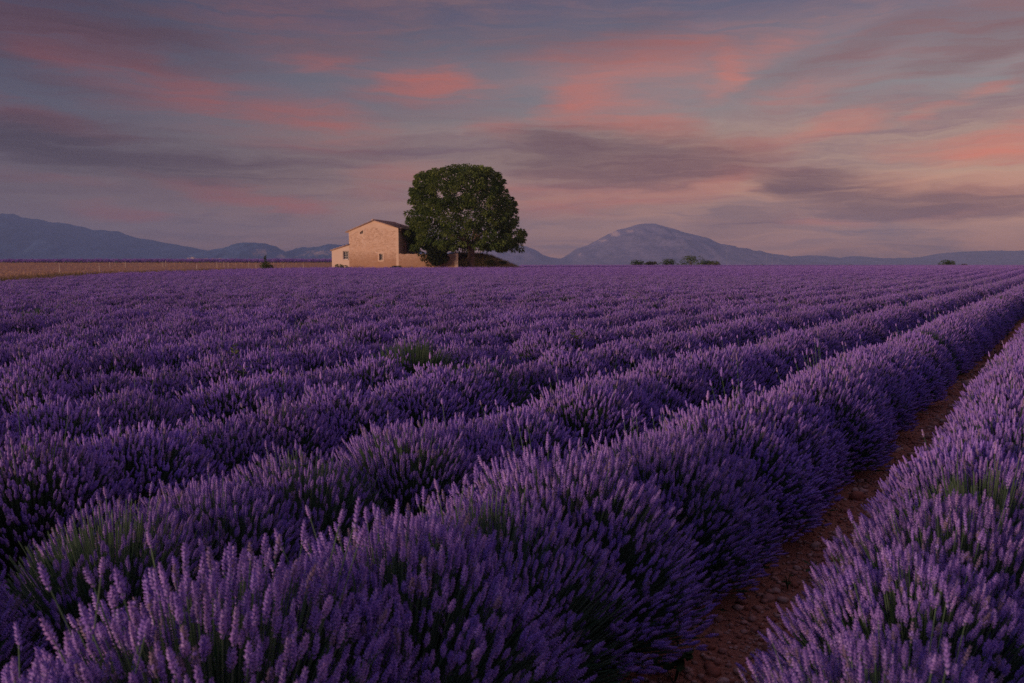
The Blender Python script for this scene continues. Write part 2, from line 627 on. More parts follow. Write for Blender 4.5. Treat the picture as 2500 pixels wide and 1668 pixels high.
def f_mount(rocky, lo, hi, c1=(.055, .13, .29), c2=(.105, .20, .40)):  # slope colours carry the blue of distant haze on top of the woods
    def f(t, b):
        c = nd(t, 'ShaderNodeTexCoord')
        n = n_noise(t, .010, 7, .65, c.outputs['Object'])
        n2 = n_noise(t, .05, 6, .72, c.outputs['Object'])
        hazed_forest = n_mix(t, .5, n_ramp(t, n, [(.38, c1), (.62, c2)]),
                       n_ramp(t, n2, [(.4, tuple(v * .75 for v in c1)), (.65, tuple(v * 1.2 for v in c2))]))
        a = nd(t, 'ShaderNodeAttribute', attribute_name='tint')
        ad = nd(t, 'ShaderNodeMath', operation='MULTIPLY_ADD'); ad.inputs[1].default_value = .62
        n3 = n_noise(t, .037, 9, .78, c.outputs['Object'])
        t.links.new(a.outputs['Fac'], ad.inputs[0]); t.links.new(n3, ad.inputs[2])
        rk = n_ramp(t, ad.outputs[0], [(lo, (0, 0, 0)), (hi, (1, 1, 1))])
        col = n_mix(t, rk, hazed_forest, rocky)
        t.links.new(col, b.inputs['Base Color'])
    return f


M['mount'] = material('hazed_forest_mountain', f_mount((.60, .48, .44), .80, .92), .95, .05)
M['hazed_pale_mount'] = material('hazed_pale_mountain', f_mount((.85, .66, .58), .78, .90, (.22, .21, .34), (.41, .37, .52)), .95, .05)  # farther ranges: more haze blue and paleness painted into the slope colour


def f_ground_far(t, b):
    n = n_noise(t, .02, 5, .6); n2 = n_noise(t, 3, 6, .65); n3 = n_noise(t, 40, 5, .7)
    near = n_mix(t, .45, n_ramp(t, n2, [(.3, (.34, .145, .082)), (.55, (.48, .22, .125)), (.75, (.56, .31, .19))]),
                 n_ramp(t, n3, [(.35, (.20, .09, .055)), (.65, (.52, .32, .21))]))
    far = n_ramp(t, n, [(.35, (.09, .08, .05)), (.65, (.14, .12, .08))])
    c = nd(t, 'ShaderNodeTexCoord'); ln = nd(t, 'ShaderNodeVectorMath', operation='LENGTH')
    t.links.new(c.outputs['Object'], ln.inputs[0])
    mr = nd(t, 'ShaderNodeMapRange'); mr.inputs[1].default_value = 180; mr.inputs[2].default_value = 320
    t.links.new(ln.outputs['Value'], mr.inputs[0])
    t.links.new(n_mix(t, mr.outputs[0], near, far), b.inputs['Base Color'])
    n_bump(t, b, n3, .9, .02)


M['ground'] = material('ground_soil', f_ground_far, .95, .1)


# ----------------------------------------------------------------- ground
def ground_z(x, y):
    x = np.asarray(x, float); y = np.asarray(y, float)
    r = np.hypot(x, y)
    rise = 1.12 * sstep(98, 172, y) * sstep(-17, -34, x)
    drop = -26 * sstep(195, 520, r)
    swell = .25 * sstep(45, 92, r)          # the plateau swells gently towards the house
    return swell + rise * (1 - sstep(195, 260, r)) + drop


g = np.concatenate([np.linspace(0, 6, 13), np.linspace(7, 30, 18), np.linspace(34, 240, 46), np.geomspace(260, 6400, 26)])
gx = np.concatenate([-g[::-1], g[1:]])
gy = np.concatenate([-np.geomspace(1, 60, 10)[::-1], g])
X, Y = np.meshgrid(gx, gy)
Z = ground_z(X, Y)
V = np.stack([X, Y, Z], -1).reshape(-1, 3)
nx, ny = len(gx), len(gy)
I = np.arange(nx * ny).reshape(ny, nx)
Q = np.stack([I[:-1, :-1], I[:-1, 1:], I[1:, 1:], I[1:, :-1]], -1).reshape(-1, 4)
tag(link('ground', mesh_np('ground', V, [Q], M['ground'], smooth=True)), kind='structure')

# stubble field beyond the left edge of the lavender
sx = np.linspace(-140, -15.5, 50); sy = np.linspace(36, 171, 70)
X, Y = np.meshgrid(sx, sy)
edge = np.interp(Y, [36, 38, 60, 80, 97, 106], [-24.0, -24.6, -29.0, -26.6, -22.3, -21.5])
X = np.where(X > edge, edge + (X - edge) * 0.0, X)
Z = ground_z(X, Y) + 0.05
V = np.stack([X, Y, Z], -1).reshape(-1, 3)
I = np.arange(V.shape[0]).reshape(len(sy), len(sx))
Q = np.stack([I[:-1, :-1], I[:-1, 1:], I[1:, 1:], I[1:, :-1]], -1).reshape(-1, 4)
ar = np.abs(np.cross(V[Q[:, 1]] - V[Q[:, 0]], V[Q[:, 2]] - V[Q[:, 0]])[:, 2])
Q = Q[ar > 1e-6]
tag(link('stubble_field', mesh_np('stubble_field', V, [Q], M['stubble'])), kind='structure')


# ----------------------------------------------------------------- mountains
def mountain(name, prof, D, back, front, seed, rock, rough=1.0, base_z=-27, mat='mount'):
    px = np.array([p[0] for p in prof], float); py = np.array([p[1] for p in prof], float)
    us = np.arange(px[0], px[-1] + 1, 4.0)
    ys = np.interp(us, px, py)
    ys = ys + (fbm(us / 26, us * 0 + seed, 4, seed) - .5) * 5.5 * rough
    top = [P(u, y, D) for u, y in zip(us, ys)]
    xc = np.array([p.x for p in top]); zc = np.array([p.z for p in top])
    ts = np.concatenate([np.linspace(-1, 0, 34), np.linspace(.08, 1, 8)])
    Vv, Tt = [], []
    for t in ts:
        y = D + (front if t < 0 else back) * t
        sh = (1 - abs(t) ** 1.15)
        nz = fbm(xc / 250 + 9 * seed, np.full_like(xc, y / 420), 5, seed) - .5
        rid = np.abs(fbm(xc / 140 + 3 * seed, np.full_like(xc, y / 250), 5, seed + 40) - .5) * 2
        hgt = np.maximum(zc - base_z, 0)
        amp = 4 * abs(t) * (1 - abs(t)) * hgt
        z = base_z + hgt * sh + amp * (nz * .45 - rid * .34 + .03) * rough - (3 if abs(t) == 1 else 0)
        Vv.append(np.stack([xc, np.full_like(xc, y), z], -1))
        rk = np.zeros_like(xc)
        for (rx, ry, rr, ra) in rock:
            yy = np.array([641 - (zz - CAM_Z) / y * F for zz in z])
            xx = xc / y * F + 1250
            rk = np.maximum(rk, ra * np.exp(-(((xx - rx) / rr[0]) ** 2 + ((yy - ry) / rr[1]) ** 2)))
        Tt.append(rk)
    Vv = np.concatenate(Vv); Tt = np.concatenate(Tt)
    nu = len(us)
    I = np.arange(len(Vv)).reshape(len(ts), nu)
    Q = np.stack([I[:-1, :-1], I[:-1, 1:], I[1:, 1:], I[1:, :-1]], -1).reshape(-1, 4)
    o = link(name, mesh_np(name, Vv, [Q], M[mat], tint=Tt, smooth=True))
    return tag(o, kind='structure')


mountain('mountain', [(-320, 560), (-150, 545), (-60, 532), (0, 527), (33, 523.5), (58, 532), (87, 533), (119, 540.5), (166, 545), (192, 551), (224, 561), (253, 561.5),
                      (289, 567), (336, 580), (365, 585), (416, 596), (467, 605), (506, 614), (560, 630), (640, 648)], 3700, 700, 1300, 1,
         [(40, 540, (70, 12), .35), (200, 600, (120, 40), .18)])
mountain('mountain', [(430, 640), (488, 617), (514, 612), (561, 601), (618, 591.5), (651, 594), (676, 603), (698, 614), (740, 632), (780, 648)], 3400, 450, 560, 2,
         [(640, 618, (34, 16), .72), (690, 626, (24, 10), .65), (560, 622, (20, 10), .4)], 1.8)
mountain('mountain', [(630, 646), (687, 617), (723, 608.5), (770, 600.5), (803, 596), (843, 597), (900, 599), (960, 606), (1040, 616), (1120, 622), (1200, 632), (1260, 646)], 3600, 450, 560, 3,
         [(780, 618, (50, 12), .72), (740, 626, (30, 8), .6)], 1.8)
mountain('mountain', [(1130, 646), (1180, 612), (1220, 600), (1250, 597), (1283, 600), (1305, 608.5), (1325, 621), (1338, 626), (1372, 632), (1420, 648)], 4500, 550, 700, 4, [], .8, -27, 'hazed_pale_mount')
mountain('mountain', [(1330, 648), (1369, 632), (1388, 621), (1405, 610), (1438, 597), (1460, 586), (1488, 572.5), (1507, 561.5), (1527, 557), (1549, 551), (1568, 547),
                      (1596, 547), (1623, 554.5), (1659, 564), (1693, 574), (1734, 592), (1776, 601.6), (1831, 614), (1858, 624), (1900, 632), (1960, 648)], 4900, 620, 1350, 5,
         [(1500, 572, (16, 9), .85), (1535, 566, (16, 7), .7), (1470, 588, (24, 9), .6), (1640, 556, (34, 6), .75), (1415, 622, (14, 10), .55), (1590, 585, (60, 10), .3), (1600, 610, (120, 20), .22)], .9, -27, 'hazed_pale_mount')
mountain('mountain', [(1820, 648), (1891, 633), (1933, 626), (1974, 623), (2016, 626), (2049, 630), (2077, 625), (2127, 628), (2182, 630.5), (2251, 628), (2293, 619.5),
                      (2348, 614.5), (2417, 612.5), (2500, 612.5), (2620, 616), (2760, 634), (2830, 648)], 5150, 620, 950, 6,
         [(1985, 626, (14, 4), .5), (2420, 624, (60, 6), .3)], .6, -27, 'hazed_pale_mount')
# low foothill that carries the far village
mountain('hill', [(330, 650), (400, 640), (450, 635.5), (500, 634.5), (550, 635.5), (620, 640), (720, 650)], 2600, 250, 320, 8, [], .25)


# ----------------------------------------------------------------- foliage builders
def frames(d):
    """rows of unit vectors -> rotation matrices whose third column is the vector"""
    d = d / np.linalg.norm(d, axis=1, keepdims=True)
    h = np.where(np.abs(d[:, 2:3]) > .95, np.array([[1., 0, 0]]), np.array([[0, 0, 1.]]))
    a = np.cross(h, d); a /= np.linalg.norm(a, axis=1, keepdims=True)
    b = np.cross(d, a)
    return np.stack([a, b, d], -1)


def leaf_cloud(pts, dirs, size, aspect, rg, droop=.25):
    """one pointed, folded leaf (two quads) per point"""
    n = len(pts)
    Rm = frames(dirs)
    roll = rg.uniform(0, 2 * np.pi, n)
    c, s = np.cos(roll), np.sin(roll)
    A = Rm[:, :, 0] * c[:, None] + Rm[:, :, 1] * s[:, None]
    Bn = np.cross(dirs / np.linalg.norm(dirs, axis=1, keepdims=True), A)
    D = dirs / np.linalg.norm(dirs, axis=1, keepdims=True)
    l = size[:, None]; wv = l * aspect
    p0 = pts
    p1 = pts + D * l * .45 + A * wv * .5 - Bn * l * .05
    p2 = pts + D * l * .5 + Bn * l * .08
    p3 = pts + D * l * .45 - A * wv * .5 - Bn * l * .05
    p4 = pts + D * l + np.array([[0, 0, -1.]]) * l * droop
    Vv = np.stack([p0, p1, p2, p3, p4], 1).reshape(-1, 3)
    i = np.arange(n)[:, None] * 5
    Q = np.concatenate([i + np.array([[0, 1, 4, 2]]), i + np.array([[0, 2, 4, 3]])])
    return Vv, Q


def clumps(centres, radii, per, size, aspect, seed, outward=None, tint_c=None, flat=.75, up=.1):
    rg = np.random.default_rng(seed)
    P_, D_, T_, S_ = [], [], [], []
    for k, (c, r) in enumerate(zip(centres, radii)):
        m = int(per)
        d = rg.normal(size=(m, 3)); d /= np.linalg.norm(d, axis=1, keepdims=True)
        rad = r * rg.uniform(.35, 1.0, (m, 1)) ** .6
        p = np.array(c) + d * rad * np.array([1, 1, flat])
        o = d + rg.normal(size=(m, 3)) * .36 + np.array([0, 0, up])
        if outward is not None:
            o = o + outward[k] * 1.1
        P_.append(p); D_.append(o)
        T_.append(np.clip((tint_c[k] if tint_c is not None else .4) + rg.normal(size=m) * .13, 0, 1))
        S_.append(size * rg.uniform(.7, 1.3, m))
    P_ = np.concatenate(P_); D_ = np.concatenate(D_); T_ = np.concatenate(T_); S_ = np.concatenate(S_)
    Vv, Q = leaf_cloud(P_, D_, S_, aspect, rg)
    return Vv, Q, np.repeat(T_, 5)


def shrub(name, loc, wx, wy, h, label, cat, mat, seed, leaves=1500, size=.16, stems=5, group=None, lobes=9, trunk=True, aspect=.5):
    """a bush: leafy crown made of uneven clumps on a few stems"""
    rg = np.random.default_rng(seed)
    root = empty(name, loc)
    tag(root, label, cat, group)
    cs, rs, tc_ = [], [], []
    for k in range(lobes):
        a = rg.uniform(0, 2 * np.pi); q = rg.uniform(0, 1) ** .5
        z = h * rg.uniform(.22, .80)
        prof = math.sin(min(1, (z / h) * 1.25 + .12) * math.pi * .62 + .45)
        cs.append((math.cos(a) * q * wx * .36 * prof, math.sin(a) * q * wy * .36 * prof, z))
        rs.append(rg.uniform(.20, .34) * min(wx, h * 1.5)); tc_.append(rg.uniform(.1, .7))
    Vv, Q, T = clumps(cs, rs, leaves / lobes, size, aspect, seed, tint_c=tc_, flat=.7 * min(1.3, h / wx))
    Vv[:, 2] = np.maximum(Vv[:, 2], .03)
    link('crown', mesh_np('crown', Vv, [Q], mat, tint=T), root)
    mb = MB()
    for k in range(stems):
        c = cs[k % len(cs)]
        st = (rg.uniform(-.08, .08) * wx, rg.uniform(-.08, .08) * wy, -.05)
        mid = ((st[0] + c[0]) * .5 + rg.uniform(-.05, .05), (st[1] + c[1]) * .5, c[2] * .5)
        mb.tube([st, mid, c], [.022 * h + .01, .016 * h + .006, .006], 5)
    mb.build('stem', M['bark'], root, True)
    return root


# ----------------------------------------------------------------- stone farmhouse
PHI = R(12)
HX, HY = -19.42, 102.3
house = tag(empty('stone_house', (HX, HY, .25), -PHI), 'old stone farmhouse with gabled tile roof and pale lean-to beside the big tree', 'house')
GW, HL = 6.2, 7.6
zl, zr_, zt = 4.92, 5.25, 6.12


def top_main(x):
    return zl + (zt - zl) * x / 3.08 if x <= 3.08 else zt + (zr_ - zt) * (x - 3.08) / (GW - 3.08)


def facade(name, x0, x1, top, openings, mat, parent, z0=-.3, depth=.28, extra=()):
    xs = sorted({x0, x1, *extra, *[o[0] for o in openings], *[o[1] for o in openings]})
    mb = MB()
    for a, b in zip(xs[:-1], xs[1:]):
        cuts = [(o[2], o[3]) for o in openings if o[0] <= a + 1e-6 and o[1] >= b - 1e-6]
        lo = z0
        for c0, c1 in sorted(cuts):
            mb.poly([(a, 0, lo), (b, 0, lo), (b, 0, c0), (a, 0, c0)]); lo = c1
        mb.poly([(a, 0, lo), (b, 0, lo), (b, 0, top(b)), (a, 0, top(a))])
    for xa, xb, za, zb in openings:
        mb.poly([(xa, 0, za), (xa, 0, zb), (xa, depth, zb), (xa, depth, za)])
        mb.poly([(xb, 0, za), (xb, depth, za), (xb, depth, zb), (xb, 0, zb)])
        mb.poly([(xa, 0, zb), (xb, 0, zb), (xb, depth, zb), (xa, depth, zb)])
        mb.poly([(xa, 0, za), (xa, depth, za), (xb, depth, za), (xb, 0, za)])
    return mb.build(name, mat, parent)


OP = [(1.42, 1.82, 4.60, 5.08), (3.78, 4.22, 1.50, 2.28)]
facade('gable_wall', 0, GW, top_main, OP, M['rubble'], house, extra=(3.08,))
mb = MB(); mb.poly([(GW, 0, -.3), (GW, HL, -.3), (GW, HL, zr_), (GW, 0, zr_)]); mb.build('side_wall', M['rubble_dark'], house)
mb = MB(); mb.poly([(0, HL, -.3), (0, 0, -.3), (0, 0, zl), (0, HL, zl)]); mb.build('side_wall', M['rubble'], house)
mb = MB(); mb.poly([(GW, HL, -.3), (0, HL, -.3), (0, HL, zl), (3.08, HL, zt), (GW, HL, zr_)]); mb.build('rear_wall', M['rubble'], house)
# smooth render band under the verge, with a ragged lower edge
mb = MB()
ux = np.linspace(0, GW, 49)
low = [top_main(x) - (.42 + .22 * float(fbm(np.array([x * 1.1]), np.array([3.3]), 3, 11)[0]) + .25 * math.exp(-((x - 3.2) / 1.0) ** 2)
                      + .10 * math.sin(x * 5.1)) for x in ux]
for k in range(48):
    a, b = float(ux[k]), float(ux[k + 1])
    mb.poly([(a, -.02, low[k]), (b, -.02, low[k + 1]), (b, -.02, top_main(b)), (a, -.02, top_main(a))])
    mb.poly([(a, 0.0, low[k]), (b, 0.0, low[k + 1]), (b, -.02, low[k + 1]), (a, -.02, low[k])])
mb.build('render_band', M['render'], house)
mb = MB(); mb.box(5.92, -.022, -.3, 6.215, .26, 4.75); mb.build('corner_quoin', M['render'], house)


def window(xa, xb, za, zb, y, parent, fr, muntin=1, surround=None, sill=True, trans=1, bar=.05):
    mb = MB()
    mb.box(xa, y, za, xa + bar, y + .06, zb); mb.box(xb - bar, y, za, xb, y + .06, zb)
    mb.box(xa + bar, y, zb - bar, xb - bar, y + .06, zb); mb.box(xa + bar, y, za, xb - bar, y + .06, za + bar)
    for k in range(muntin):
        xm = xa + (xb - xa) * (k + 1) / (muntin + 1)
        mb.box(xm - .018, y + .005, za + bar, xm + .018, y + .055, zb - bar)
    for k in range(trans):
        zm = za + (zb - za) * (k + 1) / (trans + 1)
        mb.box(xa + bar, y + .012, zm - .015, xb - bar, y + .048, zm + .015)
    wdw = mb.build('window', fr, parent)
    g_ = MB(); g_.box(xa + bar, y + .03, za + bar, xb - bar, y + .042, zb - bar); g_.build('pane', M['glass'], wdw)
    if surround:
        s = surround; m2 = MB()
        m2.box(xa - s, -.024, za - s, xa - .002, .02, zb + s); m2.box(xb + .002, -.024, za - s, xb + s, .02, zb + s)
        m2.box(xa - .002, -.024, zb + .002, xb + .002, .02, zb + s); m2.box(xa - .002, -.024, za - s, xb + .002, .02, za - .002)
        m2.build('surround', M['render'], wdw)
    if sill:
        m3 = MB(); m3.box(xa - .05, -.08, za - .07, xb + .05, .2, za - .005); m3.build('sill', M['white_paint'], wdw)
    return wdw


window(1.42, 1.82, 4.60, 5.08, .12, house, M['wood_pale'], 1, .2, False, 0, .08)
window(3.78, 4.22, 1.50, 2.28, .12, house, M['wood_pale'], 1, .15, False, 0, .08)


def tiled_slope(name, e0, e1, r0, r1, parent, thick=.045, wave=.21):
    """canal tiles: e0-e1 along the eave, r0-r1 along the ridge"""
    e0, e1, r0, r1 = map(Vector, (e0, e1, r0, r1))
    ln = (e1 - e0).length; nu = int(ln / wave * 6); sl = ((r0 - e0).length); nv = max(2, int(sl / .36)) * 2
    nrm = (e1 - e0).cross(r0 - e0).normalized()
    if nrm.z < 0: nrm = -nrm
    Vv = []
    for j in range(nv + 1):
        row, st = divmod(j, 2)
        v = min(1.0, (row + (0.001 if st == 0 else .999)) / (nv / 2)) if j < nv else 1.0
        lift = .05 if st == 0 else .0
        for i in range(nu + 1):
            u = i / nu
            p = e0.lerp(e1, u).lerp(r0.lerp(r1, u), v)
            hgt = abs(math.sin(math.pi * u * ln / wave)) * .07 + lift
            Vv.append(p + nrm * (thick + hgt))
    I = np.arange(len(Vv)).reshape(nv + 1, nu + 1)
    Q = np.stack([I[:-1, :-1], I[:-1, 1:], I[1:, 1:], I[1:, :-1]], -1).reshape(-1, 4)
    b = len(Vv)
    Vv += [e0 - nrm * .0, e1 - nrm * .0, r1 - nrm * .0, r0 - nrm * .0]
    me_polys = [Q, np.array([[b, b + 1, b + 2, b + 3], [b, b + 3, int(I[-1, 0]), 0], [b + 1, int(I[0, -1]), int(I[-1, -1]), b + 2], [b, 0, int(I[0, -1]), b + 1]])]
    return link(name, mesh_np(name, [tuple(v) for v in Vv], me_polys, M['tile']), parent)


ov, fo = .38, .14
sl_l = (zt - zl) / 3.08; sl_r = (zt - zr_) / (GW - 3.08)
roof = tag(tiled_slope('roof', (-ov, -fo, zl - ov * sl_l + .01), (-ov, HL + fo, zl - ov * sl_l + .01), (3.08, -fo, zt + .01), (3.08, HL + fo, zt + .01), house))
tiled_slope('roof', (GW + ov, -fo, zr_ - ov * sl_r + .01), (GW + ov, HL + fo, zr_ - ov * sl_r + .01), (3.08, -fo, zt + .01), (3.08, HL + fo, zt + .01), house)
mb = MB(); mb.tube([(3.08, -fo - .05, zt + .13), (3.08, HL + fo + .05, zt + .13)], .12, 8); mb.build('ridge_cap', M['tile'], house, True)
mb = MB(); mb.box(GW, .1, zr_ - .34, GW + .3, HL - .1, zr_ - .16); mb.build('eave_board', M['wood_dark'], house)
mb = MB(); mb.box(GW - .02, 2.75, -.3, GW + .03, HL - .02, zr_ - .45); mb.build('plaster_panel', M['grey_render'], house)
mb = MB(); mb.box(GW - .02, 2.45, -.3, GW + .06, 2.74, zr_ - .45); mb.build('doorway_jamb', M['rubble'], house)
# lean-to on the left
AX = -2.22


def top_annex(x):
    return 2.66 + (3.32 - 2.66) * (x - AX) / (-AX)


facade('lean_to_wall', AX, 0, top_annex, [(-.74, -.16, 1.63, 2.56)], M['annex'], house)
mb = MB(); mb.poly([(AX, 4, -.3), (AX, 0, -.3), (AX, 0, 2.66), (AX, 4, 2.66)]); mb.poly([(0, 4, -.3), (AX, 4, -.3), (AX, 4, 2.66), (0, 4, 3.32)]); mb.build('lean_to_wall', M['annex'], house)
window(-.74, -.16, 1.63, 2.56, .1, house, M['white_paint'], 1, None, True, 2, .055)
m2 = MB(); m2.box(-.84, -.03, 1.56, -.745, .02, 2.66); m2.box(-.155, -.03, 1.56, -.08, .02, 2.66); m2.box(-.745, -.03, 2.565, -.155, .02, 2.66)
m2.build('window_surround', M['wood_pale'], house)
sl_a = (3.32 - 2.66) / (-AX)
tiled_slope('lean_to_roof', (AX - .16, -.12, 2.66 - .16 * sl_a + .01), (AX - .16, 4.1, 2.66 - .16 * sl_a + .01), (-.004, -.12, 3.33), (-.004, 4.1, 3.33), house, .03, .2)

# courtyard wall
cw = tag(empty('courtyard_wall', (HX + GW * math.cos(PHI) + .02, HY - GW * math.sin(PHI) - .02, .25), -R(4)), 'low stone courtyard wall running right from the farmhouse to the grassy mound', 'wall')
WL = 6.95
mb = MB()
n_ = 28
for k in range(n_):
    a, b = WL * k / n_, WL * (k + 1) / n_
    ta = 2.26 + .05 * math.sin(k * 1.7) - .02 * (k % 3); tb = 2.26 + .05 * math.sin((k + 1) * 1.7) - .02 * ((k + 1) % 3)
    mb.poly([(a, 0, -.3), (b, 0, -.3), (b, 0, tb), (a, 0, ta)])
    mb.poly([(b, .45, -.3), (a, .45, -.3), (a, .45, ta), (b, .45, tb)])
    mb.poly([(a, 0, ta), (b, 0, tb), (b, .45, tb), (a, .45, ta)])
mb.poly([(WL, 0, -.3), (WL, .45, -.3), (WL, .45, 2.2), (WL, 0, 2.2)])
mb.build('stone_wall', M['rubble'], cw)
mb = MB(); mb.box(WL - .32, -.03, -.3, WL + .05, .48, 2.31); mb.build('end_pier', M['render'], cw)

# ----------------------------------------------------------------- grass mound right of the wall
mx0, mx1 = -7.9, 1.4
ms = np.linspace(0, 1, 46); mt = np.linspace(-1, 1, 20)
U, T = np.meshgrid(ms, mt)
prof = np.interp(ms, [0, .05, .15, .3, .5, .65, .8, .92, 1], [2.05, 2.1, 2.2, 2.15, 1.95, 1.5, .9, .42, 0])
Zm = prof[None, :] * (1 - np.abs(T) ** 2) + (fbm(U * 14, T * 6, 4, 5) - .5) * .35 - .1 + .25
Xm = mx0 + (mx1 - mx0) * U; Ym = 109.5 + T * 3.4
V = np.stack([Xm, Ym, Zm], -1).reshape(-1, 3)
I = np.arange(V.shape[0]).reshape(len(mt), len(ms))
Q = np.stack([I[:-1, :-1], I[:-1, 1:], I[1:, 1:], I[1:, :-1]], -1).reshape(-1, 4)
tag(link('earth_mound', mesh_np('earth_mound', V, [Q], M['stubble'], smooth=True)), kind='structure')


def blades(pts, hts, wid, lean, rg, tint):
    n = len(pts)
    a = rg.uniform(0, 2 * np.pi, n)
    side = np.stack([np.cos(a), np.sin(a), np.zeros(n)], -1) * wid
    ln = rg.normal(size=(n, 3)) * lean * hts[:, None]; ln[:, 2] = 0
    top = pts + np.stack([np.zeros(n), np.zeros(n), hts], -1) + ln
    midp = pts + np.stack([np.zeros(n), np.zeros(n), hts * .55], -1) + ln * .3
    Vv = np.stack([pts - side, pts + side, midp + side * .8, midp - side * .8, top], 1).reshape(-1, 3)
    i = np.arange(n)[:, None] * 5
    return Vv, i + np.array([[0, 1, 2, 3]]), i + np.array([[3, 2, 4]]), np.repeat(tint, 5)


rg = np.random.default_rng(31)
n = 14000
iu = rg.integers(0, len(ms) - 1, n); it = rg.integers(0, 13, n)
pts = np.stack([Xm[it, iu] + rg.uniform(-.1, .1, n), Ym[it, iu] + rg.uniform(-.15, .15, n), Zm[it, iu]], -1)
Vv, q4, q3, T = blades(pts, rg.uniform(.2, .7, n), .022, .3, rg, np.clip(.45 + .5 * (fbm(pts[:, 0] * .7, pts[:, 1] * .7, 3, 2) - .5) * 3 + rg.normal(size=n) * .2, 0, 1))
tag(link('mound_grass', mesh_np('mound_grass', Vv, [q4, q3], M['mound_grass'], tint=T)), 'dry brown grass on the mound behind the big tree', 'grass', kind='stuff')

# verge grass between lavender and stubble, and in front of the house
n = 26000
yy = rg.uniform(38, 104, n)
ee = np.interp(yy, [36, 38, 60, 80, 97, 106], [-24.0, -24.6, -29.0, -26.6, -22.3, -21.5])
off_ = np.abs(rg.normal(size=n)) * 1.9
pts = np.stack([ee - off_ + .4, yy, np.zeros(n)], -1)
m_ = 7000
p2 = np.stack([rg.uniform(-23, 1.5, m_), rg.uniform(97.4, 100.2, m_), np.zeros(m_)], -1)
pts = np.concatenate([pts, p2]); n = len(pts)
pts[:, 2] = ground_z(pts[:, 0], pts[:, 1])
keep = fbm(pts[:, 0] * .25, pts[:, 1] * .18, 3, 21) > .42
pts = pts[keep]; n = len(pts)
Vv, q4, q3, T = blades(pts, rg.uniform(.25, .80, n), .02, .25, rg, np.clip(.5 + 2.2 * (fbm(pts[:, 0] * .12, pts[:, 1] * .12, 3, 9) - .5) + rg.normal(size=n) * .2, 0, 1))
tag(link('verge_grass', mesh_np('verge_grass', Vv, [q4, q3], M['verge'], tint=T)), 'straggling grass verge between the lavender and the stubble field', 'grass', kind='stuff')
# stubble stalks over the brown field
n = 30000
pts = np.stack([rg.uniform(-110, -23, n), rg.uniform(60, 169, n), np.zeros(n)], -1)
ee = np.interp(pts[:, 1], [36, 38, 60, 80, 97, 106, 170], [-24.0, -24.6, -29.0, -26.6, -24.3, -25.5, -25])
pts = pts[pts[:, 0] < ee - .5]; n = len(pts)
pts[:, 2] = ground_z(pts[:, 0], pts[:, 1])
Vv, q4, q3, T = blades(pts, rg.uniform(.08, .26, n), .03, .3, rg, np.clip(.3 + rg.normal(size=n) * .25, 0, 1))
tag(link('stubble_stalks', mesh_np('stubble_stalks', Vv, [q4, q3], M['dry_grass'], tint=T)), 'short dry stalks across the brown stubble field', 'stubble', kind='stuff')

# ----------------------------------------------------------------- the big tree
TX, TY = P(1150, 641, 103.5).x, 103.5
tree = tag(empty('chestnut_tree', (TX, TY, .25)), 'big dark green tree with broad domed crown beside the stone farmhouse', 'tree')
S_ = 103.5 / F
outline = [(606, -106, 84), (595, -140, 120), (584, -153, 132), (571, -155, 130), (553, -154, 112), (535, -155, 110), (515, -150, 108), (495, -146, 104),
           (470, -143, 93), (450, -136, 82), (432, -128, 68), (421, -78, 50), (414, -45, 30), (411, -18, 12)]
oz = np.array([CAM_Z - .25 + (641 - o[0]) * S_ for o in outline]); ol = np.array([o[1] * S_ * .965 for o in outline]); orr = np.array([o[2] * S_ * .965 for o in outline])
rg = np.random.default_rng(5)
cs, rs, tcn, outw = [], [], [], []
for k in range(440):
    z = rg.uniform(oz[0] + .2, oz[-1] - .1)
    l, r_ = np.interp(z, oz, ol), np.interp(z, oz, orr)
    cxm, hw = (l + r_) / 2, (r_ - l) / 2
    a = rg.uniform(0, 2 * np.pi)
    q = rg.uniform(.80, 1.0) if rg.random() < .72 else rg.uniform(.25, .8)
    rr = rg.uniform(.55, 1.0)
    q_ = max(0.05, q - rr * .55 / max(hw, .6))
    cs.append((cxm + math.cos(a) * hw * q_, math.sin(a) * hw * .92 * q_, z - .12))
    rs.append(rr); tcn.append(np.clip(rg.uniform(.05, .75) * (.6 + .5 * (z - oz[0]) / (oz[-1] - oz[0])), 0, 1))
    nrm = np.array([math.cos(a), math.sin(a), .35 * (z - 7) / 5])
    outw.append(nrm / np.linalg.norm(nrm))
# droop some sprays below the skirt and push some sprigs past the outline
for k in range(70):
    a = rg.uniform(0, 2 * np.pi); z = oz[0] + rg.uniform(-.05, .7)
    hw = (orr[2] - ol[2]) / 2 * rg.uniform(.55, .98)
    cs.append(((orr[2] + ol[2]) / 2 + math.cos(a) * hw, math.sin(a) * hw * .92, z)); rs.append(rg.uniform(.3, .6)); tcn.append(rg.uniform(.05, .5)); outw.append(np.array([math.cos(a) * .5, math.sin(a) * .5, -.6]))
for k in range(280):
    z = rg.uniform(oz[1], oz[-2]); l, r_ = np.interp(z, oz, ol), np.interp(z, oz, orr); a = rg.uniform(0, 2 * np.pi)
    hw = (r_ - l) / 2 * 1.0 + rg.uniform(-.15, .24)
    cs.append(((l + r_) / 2 + math.cos(a) * hw, math.sin(a) * hw * .92, z)); rs.append(rg.uniform(.18, .46)); tcn.append(rg.uniform(.2, .8)); outw.append(np.array([math.cos(a), math.sin(a), -.1]))
cs = np.array(cs)
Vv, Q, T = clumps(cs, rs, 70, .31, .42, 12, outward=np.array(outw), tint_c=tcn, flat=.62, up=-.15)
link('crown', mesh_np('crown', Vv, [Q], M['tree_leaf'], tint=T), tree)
mb = MB(); mb.tube([(0, 0, -.2), (.03, 0, .5), (-.02, 0, 1.6), (.05, 0, 2.6), (.1, 0, 3.4)], [.62, .50, .42, .40, .36], 12); mb.build('trunk', M['bark'], tree, True)
